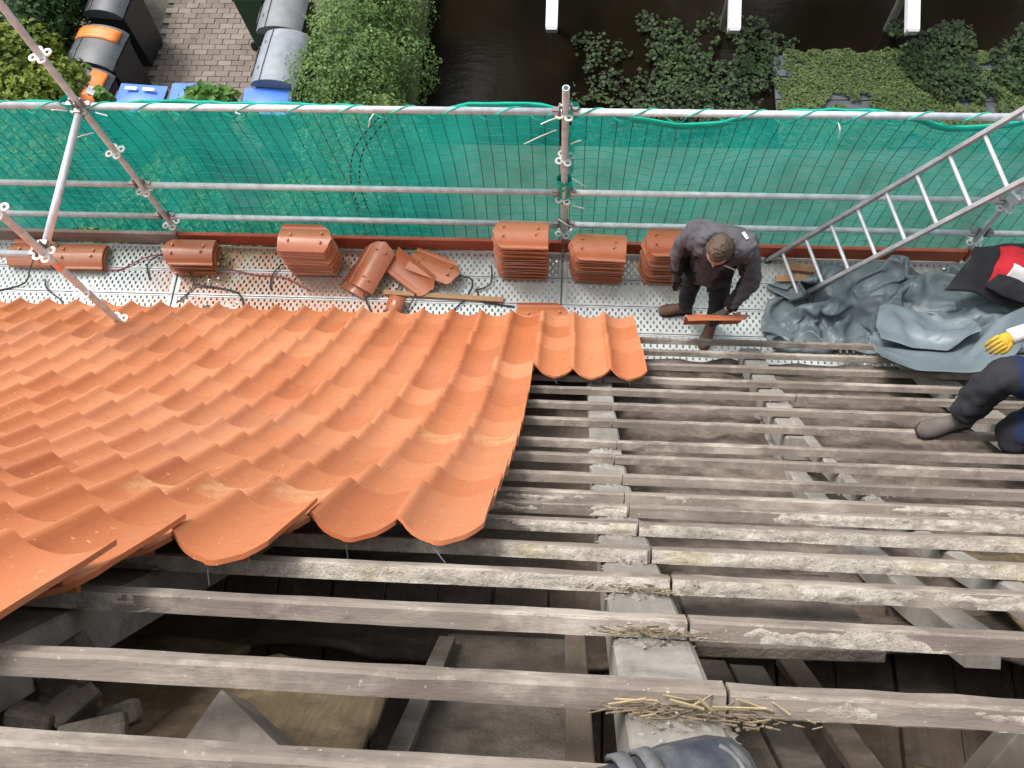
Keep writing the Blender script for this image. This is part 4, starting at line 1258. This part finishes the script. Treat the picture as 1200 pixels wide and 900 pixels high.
# the tile in the hand: edge towards the sky
o = link('roof_tile', TILE)
o.matrix_basis = Matrix.Translation((1.045, 2.672, Z + .86)) @ Matrix.Rotation(R(2), 4, 'Z') @ Matrix.Rotation(R(112), 4, 'X') @ Matrix.Rotation(math.pi / 2, 4, 'Z') @ Matrix.Translation((-0.102, -TL / 2, -.02))
tag(o, 'orange roof tile held edge-on in the hand of the standing worker', 'roof tile', kind='thing')

# the second roofer, kneeling at the right edge of the picture
B = roof(2.05, 3.46, 0)
p2 = empty('person', (2.4, B.y + .1, B.z)); tag(p2, 'worker in navy with yellow glove kneeling on the battens at the right edge', 'person')
bz = B.z
an = V3(2.02, B.y + .035, bz + .12); kn = V3(2.08, B.y + .15, bz + .44); hp = V3(2.44, B.y + .10, bz + .40)
kn2 = V3(2.22, B.y - .05, bz + .11); hp2 = V3(2.50, B.y - .02, bz + .40); an2 = V3(2.62, B.y - .10, bz + .06)
pv = V3(2.50, B.y + .05, bz + .48); wa = V3(2.56, B.y + .10, bz + .66); ch = V3(2.60, B.y + .14, bz + .86); uc = V3(2.60, B.y + .15, bz + .98); nk = V3(2.59, B.y + .15, bz + 1.06); hc = V3(2.56, B.y + .15, bz + 1.18)
sA, sB = V3(2.54, B.y + .34, bz + .97), V3(2.66, B.y - .06, bz + .97)
eA, hA = V3(2.42, B.y + .42, bz + .70), V3(2.155, B.y + .325, bz + .505)
eB, hB = V3(2.74, B.y - .14, bz + .70), V3(2.58, B.y - .22, bz + .54)
bv = [(pv, .11), (wa, .115), (ch, .13), (uc, .10), (nk, .055), (hc - V3(0, 0, .03), .05)]; be = [(0, 1), (1, 2), (2, 3), (3, 4), (4, 5)]
chain([(sA, .05), (eA, .04), (hA, .028)], 3, bv, be); chain([(sB, .05), (eB, .04), (hB, .028)], 3, bv, be)
chain([(hp, .08), (kn, .055), (an, .04)], 0, bv, be); chain([(hp2, .08), (kn2, .055), (an2, .04)], 0, bv, be)
skin('body', bv, be, M['skin'], p2)
mbh, hf, hu, hr = head_mesh(hc, (-.8, -.2, -.5), (-.3, 0, 1), M['skin']); hd = mbh.build('head', M['skin'], p2, smooth=True); hd.location = -p2.location
hair_mesh(hc, hf, hu, hr, 3).build('hair', M['hair'], hd, smooth=True)
jv = [(pv + V3(-.02, 0, -.06), (.18, .15)), (wa, (.17, .14)), (ch, (.19, .14)), (uc, (.15, .11)), (nk, .068)]; je = [(0, 1), (1, 2), (2, 3), (3, 4)]
for sh, el, ha in ((sA, eA, hA), (sB, eB, hB)): chain([(sh, .08), (el, .064), (ha.lerp(el, .1), .046)], 3, jv, je)
j2 = skin('jacket', jv, je, M['navy'], p2); dz = j2.modifiers.new('wrinkle', 'DISPLACE'); dz.texture = tx; dz.strength = 0.03; dz.texture_coords = 'GLOBAL'
tv = [(pv, (.15, .13))]; te = []
chain([(hp, .115), (hp.lerp(kn, .5), .12), (kn, .106), (kn.lerp(an, .5), .090), (an, .076)], 0, tv, te); chain([(hp2, .11), (kn2, .12), (an2, .08)], 0, tv, te)
tr2 = skin('trousers', tv, te, [M['trouser'], M['navy']], p2, 3, lambda c: 1 if (c[0] > 2.13 + .25 * max(0, bz + .36 - c[2]) and c[2] > bz + .22) else 0); dz = tr2.modifiers.new('wrinkle', 'DISPLACE'); dz.texture = tx; dz.strength = 0.04; dz.texture_coords = 'GLOBAL'
dz = tr2.modifiers.new('crinkle', 'DISPLACE'); dz.texture = tx2; dz.strength = 0.012; dz.texture_coords = 'GLOBAL'
boot((1.83, B.y - .025), (2.10, B.y + .05), bz + .02, M['boot_grey'], p2, .05)
boot((2.66, B.y - .16), (2.72, B.y - .02), bz + .02, M['boot_grey'], p2, .05)
g = hand(hA, (-.88, -.42, -.2), (-.1, -.2, -1), 0.8, M['glove_yellow'], p2, thumb=-1)
mb = MB(); mb.tube([hA + V3(.05, .01, .02), hA + V3(0, 0, 0), hA + V3(-.03, -.01, -.01)], [.044, .040, .042], 12); o = mb.build('cuff', M['jwhite'], g, smooth=True)
hand(hB, (-.6, -.5, -.6), (0, 0, -1), 0.6, M['glove_yellow'], p2, thumb=1)

# the photographer's shoe
sh = empty('shoe', (0.12, -0.088, 8.355)); tag(sh, 'dusty dark blue work shoe with straps standing on the rafter at the bottom edge', 'shoe')
t = NT('shoe_leather'); n = t.noise(16, 7, .65); t.set(t.ramp(n, [(.3, (0.025, 0.029, 0.042)), (.5, (0.065, 0.068, 0.078)), (.7, (0.2, 0.195, 0.19))]), .5, spec=.4); t.bump(t.noise(60, 4), .3, .004); M['shoe'] = t.m
M['shoe_grey'] = mat_plain('shoe_strap', (0.12, 0.12, 0.125), .7, 0, .35, 30)
mb = MB(); P = []
for k, wd, ht in ((0.0, .036, .085), (.1, .041, .12), (.28, .043, .13), (.42, .044, .105), (.55, .049, .085), (.7, .054, .075), (.85, .052, .065), (.94, .042, .052), (.99, .022, .036), (1.0, .008, .02)):
    ring = []
    for j in range(20):
        a = 2 * math.pi * j / 20; x = math.cos(a) * wd; zz = ht * .5 + math.sin(a) * ht * .5
        if math.sin(a) < -.6: zz = 0.0
        ring.append(Vector((-0.17 + k * .30, x, zz)))
    P.append(ring + [ring[0]])
mb.grid(P); mb.add(P[0][:-1], [tuple(reversed(range(20)))])
o = mb.build('upper', M['shoe'], sh, smooth=True); sb = o.modifiers.new('s', 'SUBSURF'); sb.levels = 2; sb.render_levels = 2
mb = MB(); P = []
for k, wd in ((0, .03), (.04, .042), (.2, .046), (.45, .046), (.65, .057), (.85, .056), (.95, .046), (1.0, .026), (1.012, .01)):
    x = -0.172 + k * .304; P.append([Vector((x, wd, .012)), Vector((x, -wd, .012)), Vector((x, -wd, -.022)), Vector((x, wd, -.022)), Vector((x, wd, .012))])
mb.grid(P); o = mb.build('sole', M['strap'], sh)
for x0 in (-.035, -.005):
    mb = MB(); P = []
    for i in range(13):
        a = -0.2 + i / 12 * (math.pi + .1); k = (x0 + .17) / .3
        ht = .105 if x0 < -.02 else .092; wd = .048
        P.append([Vector((x0 - .009 + .01 * math.sin(a), wd * math.cos(a) * 1.03, ht * .5 + ht * .54 * math.sin(a))), Vector((x0 + .009 + .01 * math.sin(a), wd * math.cos(a) * 1.03, ht * .5 + ht * .53 * math.sin(a)))])
    mb.grid(P); o = mb.build('strap', M['shoe_grey'], sh, smooth=True); so = o.modifiers.new('t', 'SOLIDIFY'); so.thickness = .006; so.offset = 1
mb = MB(); pts = []
for i in range(11):
    a = -1.1 + i / 10 * 2.2; pts.append(Vector((.075 + .035 * math.cos(a), .042 * math.sin(a), .058 - .01 * abs(math.sin(a)))))
mb.tube(pts, .0035, 6); mb.build('toe_seam', M['shoe_grey'], sh, smooth=True)
sh.rotation_euler = (R(-8), R(2), R(15))

# straw and dirt caught on the rafter
def litter(name, pts, n, label, m, size=(.02, .09), spread=(.09, .02, .02), sd=1, th=.0016):
    r_ = random.Random(sd); mb = MB()
    for (x, s, nn) in pts:
        for i in range(n):
            p = roof(x + r_.gauss(0, spread[0]), s + r_.gauss(0, spread[1]), nn + abs(r_.gauss(0, spread[2])))
            L = r_.uniform(*size); a = r_.gauss(0, .5) + (math.pi if r_.random() < .5 else 0)
            d = Vector((math.cos(a), math.sin(a) * .4, r_.gauss(0, .22)))
            mb.tube([p - d * L / 2, p + d * L * .1 + Vector((0, 0, r_.gauss(0, .004))), p + d * L / 2], th * r_.uniform(.6, 1.6), 4, True)
    o = mb.build(name, m); tag(o, label, 'straw', kind='stuff'); return o
litter('straw', [(0.17, 0.215, -.03), (0.26, 0.21, -.03)], 70, 'dry straw caught on the rafter beside the shoe', M['straw_dark'], (.006, .035), (.055, .014, .006), 1, .0011)
litter('straw', [(0.16, 0.212, -.012), (0.26, 0.212, -.015)], 5, 'long pale straw stalks lying over the rafter', M['straw'], (.04, .09), (.05, .010, .004), 2, .0015)
litter('straw', [(0.19, 0.565, -.025)], 90, 'old straw packed under the batten joint on the rafter', M['straw_dark'], (.006, .035), (.06, .012, .006), 3, .0011)
litter('straw', [(0.19, 0.90, -.03)], 80, 'straw crumbs on the rafter below the mortar covered batten', M['straw_dark'], (.006, .03), (.06, .012, .006), 4, .0011)
mb = MB()
for (cx_, s_, wx, ws) in ((0.2, .215, .074, .035), (0.19, .565, .074, .035), (.19, .90, .074, .03), (.19, 1.22, .074, .045), (.19, 1.56, .074, .05), (.195, 1.84, .074, .05), (.195, 2.05, .074, .05), (.2, 2.37, .074, .05), (.2, 2.73, .074, .05), (.2, 3.01, .074, .05), (1.24, 2.36, .03, .03)):
    P = []
    for i in range(31):
        row = []
        for j in range(13):
            a = -1 + 2 * i / 30; b = -1 + 2 * j / 12; rr = math.hypot(a, b)
            h = max(0, 1 - rr) ** .6 * .02 * (1 + .8 * noise.noise(Vector((a * 5 + cx_, b * 4, s_ * 9)))) - .006
            row.append(roof(cx_ + a * wx * (1 + .2 * noise.noise(Vector((a * 3, b * 3, s_)))), s_ + b * ws, -.048 + h))
        P.append(row)
    mb.grid(P)
tag(mb.build('dust', M['rafter'], smooth=True), 'grey dust and dirt heaped on the rafter between the battens', 'dust', kind='stuff')
r_ = random.Random(5); mb = MB()
for (x, s, n, sx) in ((0.2, .205, 40, .035), (0.19, .555, 40, .035), (.19, .89, 40, .035), (.19, 1.22, 40, .035), (1.24, 2.75, 30, .05), (1.24, 2.36, 40, .06), (1.3, 4.02, 25, .05)):
    for i in range(n):
        c = roof(x + r_.gauss(0, sx), s + r_.gauss(0, .018), -.045 + abs(r_.gauss(0, .012))); q = r_.uniform(.002, .007)
        mb.box(c, (q, q * r_.uniform(.6, 1.4), q * .8), Matrix.Rotation(r_.uniform(0, 3), 3, Vector((r_.random(), r_.random(), 1)).normalized()), taper=.6)
tag(mb.build('rubble', M['rafter']), 'crumbs of old mortar lying on the rafters', 'rubble', kind='stuff')

# ================================================================== GARDEN AND CANAL
def leaves(mb, centres, normals, size, r_, aspect=0.6):
    for c, nrm in zip(centres, normals):
        n = (nrm + Vector((r_.gauss(0, .55), r_.gauss(0, .55), r_.gauss(0, .55)))).normalized()
        a = Vector((r_.gauss(0, 1), r_.gauss(0, 1), r_.gauss(0, 1))); t1 = (a - n * a.dot(n)).normalized(); t2 = n.cross(t1)
        L = size * r_.uniform(.4, 1.55); w = L * aspect
        mb.add([c - t1 * L * .5, c + t2 * w * .5 + n * L * .08, c + t1 * L * .5, c - t2 * w * .5 + n * L * .08], [(0, 1, 2, 3)])
def clumps(name, root, blobs, n, size, m, sd, aspect=.6):
    """leaf clumps on lumpy ellipsoids: (cx,cy,cz, rx,ry,rz)"""
    r_ = random.Random(sd); mb = MB(); vol = sum(b[3] * b[4] + b[3] * b[5] + b[4] * b[5] for b in blobs)
    cs, ns = [], []
    for b in blobs:
        k = int(n * (b[3] * b[4] + b[3] * b[5] + b[4] * b[5]) / vol)
        for i in range(k):
            d = Vector((r_.gauss(0, 1), r_.gauss(0, 1), r_.gauss(.25, 1))).normalized()
            q = 1 + .22 * noise.noise(d * 2.3 + Vector((sd, b[0], b[1]))) + .14 * noise.noise(d * 6 + Vector((b[0], sd, 0)))
            rr = q * (r_.random() ** .22)
            cs.append(Vector((b[0] + d.x * b[3] * rr, b[1] + d.y * b[4] * rr, max(.02, b[2] + d.z * b[5] * rr)))); ns.append(Vector((d.x, d.y, d.z + .5)))
    leaves(mb, [c - root.location for c in cs], ns, size, r_, aspect)
    o = mb.build(name, m, root); return o
def stem(root, x, y, h, sd):
    mb = MB(); r_ = random.Random(sd)
    mb.tube([Vector((x, y, 0)), Vector((x + .03, y, h * .5)), Vector((x + r_.gauss(0, .05), y + r_.gauss(0, .05), h))], [.05, .035, .012], 7)
    for i in range(5):
        a = r_.uniform(0, 6.28); z = h * r_.uniform(.3, .7)
        mb.tube([Vector((x, y, z)), Vector((x + .3 * math.cos(a), y + .3 * math.sin(a), z + .3))], [.02, .006], 5)
    o = mb.build('stem', M['bark'], root); o.location = -root.location
hd_ = empty('hedge', (-2.85, 7.6, 0)); tag(hd_, 'tall loose green hedge between the grey bins and the canal', 'hedge')
r_ = random.Random(3); bl = []
for i in range(22):
    bl.append((r_.uniform(-3.25, -2.35), 5.6 + i * .2 + r_.gauss(0, .1), r_.uniform(.65, 1.15), r_.uniform(.38, .55), r_.uniform(.4, .6), r_.uniform(.5, .75)))
clumps('foliage', hd_, bl, 62000, .046, M['leaf_hedge'], 3)
for i in range(6): stem(hd_, -2.85 + random.gauss(0, .1), 5.8 + i * .75, 1.1, i)
sb_ = empty('shrub', (-7.0, 7.3, 0)); tag(sb_, 'yellow-green shrub behind the guard rail in the top left corner', 'shrub')
clumps('foliage', sb_, [(-7.1, 6.9, 1.0, .75, .6, .7), (-6.75, 7.3, .8, .5, .5, .7), (-7.4, 7.6, 1.0, .7, .6, .8), (-7.0, 6.3, .8, .9, .6, .6)], 17000, .075, M['leaf_yellow'], 5, .7)
stem(sb_, -7.0, 7.0, 1.2, 9)
sb2 = empty('shrub', (-7.1, 8.4, 0)); tag(sb2, 'dark green bush behind the black bins', 'shrub')
clumps('foliage', sb2, [(-7.35, 8.2, .9, .5, .6, .75), (-7.3, 8.9, 1.0, .6, .6, .9), (-7.1, 9.6, .8, .6, .6, .7)], 12000, .07, M['leaf_dark'], 6)
stem(sb2, -7.2, 8.6, 1.2, 10)
sb3 = empty('shrub', (-6.0, 10.6, 0)); tag(sb3, 'low bush at the far end of the brick paving', 'shrub')
clumps('foliage', sb3, [(-6.2, 10.5, .35, .5, .4, .45), (-5.9, 10.9, .4, .5, .4, .5)], 5000, .06, M['leaf_hedge'], 8)
stem(sb3, -6.0, 10.6, .5, 11)
vn = empty('vine', (-4.7, 7.0, 0)); tag(vn, 'light green leafy climber standing in front of the blue-lidded bins', 'climber')
clumps('foliage', vn, [(-4.62, 6.98, 1.15, .36, .2, .28), (-4.95, 6.9, 1.05, .2, .16, .22), (-5.98, 7.0, 1.1, .10, .09, .28), (-5.45, 6.9, .95, .12, .1, .2), (-4.1, 6.85, .95, .1, .1, .2)], 1500, .10, M['leaf_vine'], 12, .8)
for x in (-4.62, -4.95, -5.98, -5.45, -4.1): stem(vn, x, 6.95, .95, int(x * 10))
gc = tag(clumps('ground_cover', empty('tmp'), [(-6.0 + i * .62, 5.7 + .5 * math.sin(i * 1.7), .28, .5, .7, .38) for i in range(7)], 15000, .075, M['leaf_vine'], 14), 'leafy green ground cover seen through the net', 'plants', kind='stuff')
gc.parent = None; bpy.data.objects.remove(bpy.data.objects['tmp'])

# wheelie bins
def bin_(x, y, w, d, h, body, lidmat, label, rz=0.0, style='dome', flap=None):
    root = empty('wheelie_bin', (x, y, 0.05)); root.rotation_euler = (0, 0, rz); tag(root, label, 'bin', 'wheelie bins by the paving')
    mb = MB(); mb.box((0, 0, h * .5), (w * .82, d * .8, h), None, 0, 1.18); mb.box((0, 0, h - .02), (w * 1.0, d * .98, .05)); mb.build('body', body, root, bevel=.012)
    mb = MB(); P = []
    for i in range(13):
        a = -1 + 2 * i / 12; row = []
        for j in range(9):
            b = -1 + 2 * j / 8
            if style == 'dome': z = .15 * math.sqrt(max(0, 1 - (a * .985) ** 2)) + .01 * (1 - abs(b)) + (.006 if j in (2, 6) else 0)
            else: z = .035 + .04 * (1 - a * a) * (1 - b * b)
            row.append(Vector((a * w * .52, b * d * .53, h + .012 + z)))
        P.append(row)
    mb.grid(P)
    for row in (0, -1):
        mb.add([P[i][row] for i in range(13)] + [Vector((w * .5, P[0][row].y, h + .005)), Vector((-w * .5, P[0][row].y, h + .005))], [tuple(range(15))])
    lid = mb.build('lid', lidmat, root, smooth=True); lid.data.set_sharp_from_angle(angle=R(35))
    if style == 'dome':
        mb = MB()
        for j in (2, 6):
            mb.box((-w * .36, P[0][j].y, h + .012 + .15 * .72), (.03, .05, .03))
        mb.build('hinge', M['strap'], lid)
        mb = MB(); mb.tube([Vector((P[3][j].x, P[3][j].y, P[3][j].z + .004)) for j in range(9)], .008, 6); mb.build('lid_seam', M['strap'], lid)
    if flap:
        fm, (ax0, ax1, bx0, bx1) = flap
        mb = MB(); Q = []
        for i in range(8):
            a = ax0 + (ax1 - ax0) * i / 7; row = []
            for j in range(5):
                b = bx0 + (bx1 - bx0) * j / 4
                z = .15 * math.sqrt(max(0, 1 - (a * .985) ** 2)) if style == 'dome' else .035 + .04 * (1 - a * a) * (1 - b * b)
                row.append(Vector((a * w * .52, b * d * .53, h + .034 + z)))
            Q.append(row)
        mb.grid(Q); o = mb.build('flap', fm, lid, smooth=True); so = o.modifiers.new('t', 'SOLIDIFY'); so.thickness = .02
    mb = MB(); mb.tube([(-w * .5, -d * .3, h - .04), (-w * .58, -d * .3, h), (-w * .58, d * .3, h), (-w * .5, d * .3, h - .04)], .016, 8); mb.build('handle', body, root, smooth=True)
    for sg in (-1, 1):
        mb = MB(); mb.lathe([(.0, -.02), (.09, -.025), (.1, 0), (.09, .025), (0, .02)], (-w * .40, sg * d * .36, .05), 14, Matrix.Rotation(R(90), 3, 'X')); mb.build('wheel', M['strap'], root, smooth=True)
    return root
pl = lambda n, c: mat_plain(n, c, .45, 0, .2, 6, .05)
blk = pl('black_plastic', (0.022, 0.023, 0.027)); gry = pl('grey_plastic', (0.20, 0.22, 0.25)); gry2 = pl('dark_grey_plastic', (0.075, 0.08, 0.09)); grn = pl('green_plastic', (0.012, 0.06, 0.022)); grl = pl('light_green_plastic', (0.10, 0.33, 0.17)); blu = pl('blue_plastic', (0.05, 0.17, 0.60)); orn = pl('orange_plastic', (0.85, 0.22, 0.04)); lgr = pl('mid_grey_plastic', (0.15, 0.16, 0.17))
bin_(-3.88, 7.82, .60, .80, .92, blk, gry, 'silver-grey bin with domed lid nearest the hedge and guard rail', R(-4))
bin_(-3.96, 8.70, .60, .78, .92, blk, lgr, 'darker grey domed bin behind the silver-grey one', R(-3))
bin_(-4.5, 9.1, .46, .50, .98, grn, grl, 'dark green bin with pale green lid at the top edge', 0, 'flat')
bin_(-6.42, 8.85, .56, .62, .95, blk, gry2, 'black bin with dark grey lid at the top edge', R(-6))
bin_(-6.42, 7.98, .68, .60, .92, blk, gry2, 'black bin with long orange flap beside the paving', R(-8), 'dome', (orn, (-.95, .85, .25, .85)))
bin_(-6.42, 7.32, .62, .52, .90, blk, gry2, 'dark grey bin with upright orange flap and sticker near the standard', R(-8), 'dome', (orn, (.25, .85, -.9, .85)))
bin_(-5.68, 7.22, .62, .42, .86, lgr, blu, 'blue-lidded bin with white stickers beside the orange bin', R(-4), 'flat')
bin_(-5.0, 7.25, .56, .42, .86, lgr, blu, 'blue-lidded bin hidden behind the leafy climber', 0, 'flat')
bin_(-3.98, 7.20, .62, .40, .86, lgr, blu, 'blue-lidded bin in front of the silver-grey bin', 0, 'flat')
stk = [o for o in bpy.data.objects if o.name.startswith('wheelie_bin') and 'white stickers' in o.get('label', '')][0]
for x in (-.12, .12):
    mb = MB(); mb.box((x, .10, .975), (.16, .05, .006)); mb.build('sticker', M['jwhite'], stk)
osk = [o for o in bpy.data.objects if 'upright orange flap' in o.get('label', '')][0]
mb = MB(); mb.box((.19, -.1, 1.075), (.10, .12, .012), Matrix.Rotation(R(32), 3, 'Y')); mb.build('sticker', M['jwhite'], osk)

# canal: white sloping beams, plank landing under weed, water plants
M['white'] = mat_plain('white_paint', (0.78, 0.78, 0.80), .45, 0, .06, 9)
M['post'] = mat_plain('wet_post', (0.10, 0.09, 0.08), .7, 0, .3)
for x, lab in ((-0.37, 'white sloping mooring beam above the middle standard'), (2.21, 'white sloping mooring beam above the worker'), (4.66, 'white sloping mooring beam nearest the right edge')):
    root = empty('mooring_beam', (x, 9.15, -.5)); tag(root, lab, 'beam', 'white beams over the canal')
    mb = MB(); L = 1.6
    Mx = Matrix.Rotation(R(20), 3, 'X')
    mb.box(Mx @ Vector((0, L / 2, 0)) + Vector((0, 0, .72)), (.17, L, .13), Mx); mb.build('beam', M['white'], root, bevel=.008)
    mb = MB(); mb.box(Mx @ Vector((0, -.012, 0)) + Vector((0, 0, .72)), (.15, .02, .115), Mx); mb.build('shaded_end', M['alu'], root)  # grey end face: shade on the beam's front put into the colour
    mb = MB(); mb.tube([(0, .75, -.8), (0, .75, .90)], .06, 10); mb.build('post', M['post'], root)
ls = empty('plank_landing', (4.9, 8.3, -.5)); tag(ls, 'sunken grey plank landing overgrown with weed by the canal edge', 'landing')
gp = mat_wood('wet_planks', (.05, .055, .06), (.09, .10, .11), (.14, .15, .16), 'x', 3)
for j in range(10):
    mb = MB(); mb.box((0, -.95 + j * .205, .09 + random.uniform(-.01, .01)), (4.0, .19, .04)); mb.build('plank', gp, ls, bevel=.004)
def flat_plants(name, regions, n, size, m, sd, label, zz=(.02, .15), asp=.9):
    r_ = random.Random(sd); mb = MB(); cs = []; ns = []
    while len(cs) < n:
        rx0, rx1, ry0, ry1 = r_.choice(regions); x = r_.uniform(rx0, rx1); y = r_.uniform(ry0, ry1)
        e = min(x - rx0, rx1 - x, y - ry0, ry1 - y)
        if noise.noise(Vector((x * 1.6, y * 1.6, sd))) + .6 * noise.noise(Vector((x * 5, y * 5, sd))) + min(e * 2.2, .6) < .28: continue
        cs.append(Vector((x, y, -.5 + r_.uniform(*zz) + .1 * max(0, noise.noise(Vector((x * 3, y * 3, 1))))))); ns.append(Vector((0, 0, 2.2)))
    leaves(mb, cs, ns, size, r_, asp)
    return tag(mb.build(name, m), label, 'plants', kind='stuff')
flat_plants('water_plants', [(-.1, 3.4, 7.3, 9.7), (.9, 3.0, 7.3, 10.1)], 5600, .055, M['leaf_water'], 21, 'dark leafy water plants in the canal behind the worker')
flat_plants('duckweed', [(2.9, 7.0, 7.3, 9.45)], 26000, .036, M['leaf_weed'], 22, 'pale green weed covering the plank landing', (.12, .15))
flat_plants('duckweed', [(4.6, 7.4, 8.4, 9.9)], 4000, .06, M['leaf_water'], 24, 'leafy weed along the far edge of the landing', (.12, .24))

# unseen trees added across the canal so the water mirrors them dark
for i, (x, y, h, lab) in enumerate(((-4.5, 17.5, 12.5, 'unseen broad dark tree added across the canal beyond the paving'), (1.2, 16.5, 13.5, 'unseen tall dark tree added across the canal beyond the middle standard'), (7.0, 17.0, 13.0, 'unseen dark tree added across the canal beyond the ladder'))):
    root = empty('unseen_canal_tree', (x, y, 0)); tag(root, lab, 'tree', 'unseen trees added across the canal')
    mb = MB(); mb.tube([(0, 0, -.6), (.1, 0, h * .3), (0, .1, h * .6), (.1, 0, h * .9)], [.3, .24, .15, .04], 9)
    for k in range(8):
        a = k * 2.4; z = h * (.25 + .07 * k); mb.tube([(0, 0, z), (1.1 * math.cos(a), 1.1 * math.sin(a), z + .8), (2.0 * math.cos(a), 2.0 * math.sin(a), z + 1.8)], [.1, .06, .02], 6)
    mb.build('trunk', M['bark'], root, smooth=True)
    r_ = random.Random(90 + i)
    bl = [(x + r_.gauss(0, 1.5), y + r_.gauss(0, 1.0), h * (.25 + .6 * k / 11), r_.uniform(1.3, 2.0), r_.uniform(1.2, 1.7), r_.uniform(1.0, 1.6)) for k in range(12)]
    clumps('crown', root, bl, 9000, .30, M['leaf_dark'], 90 + i)
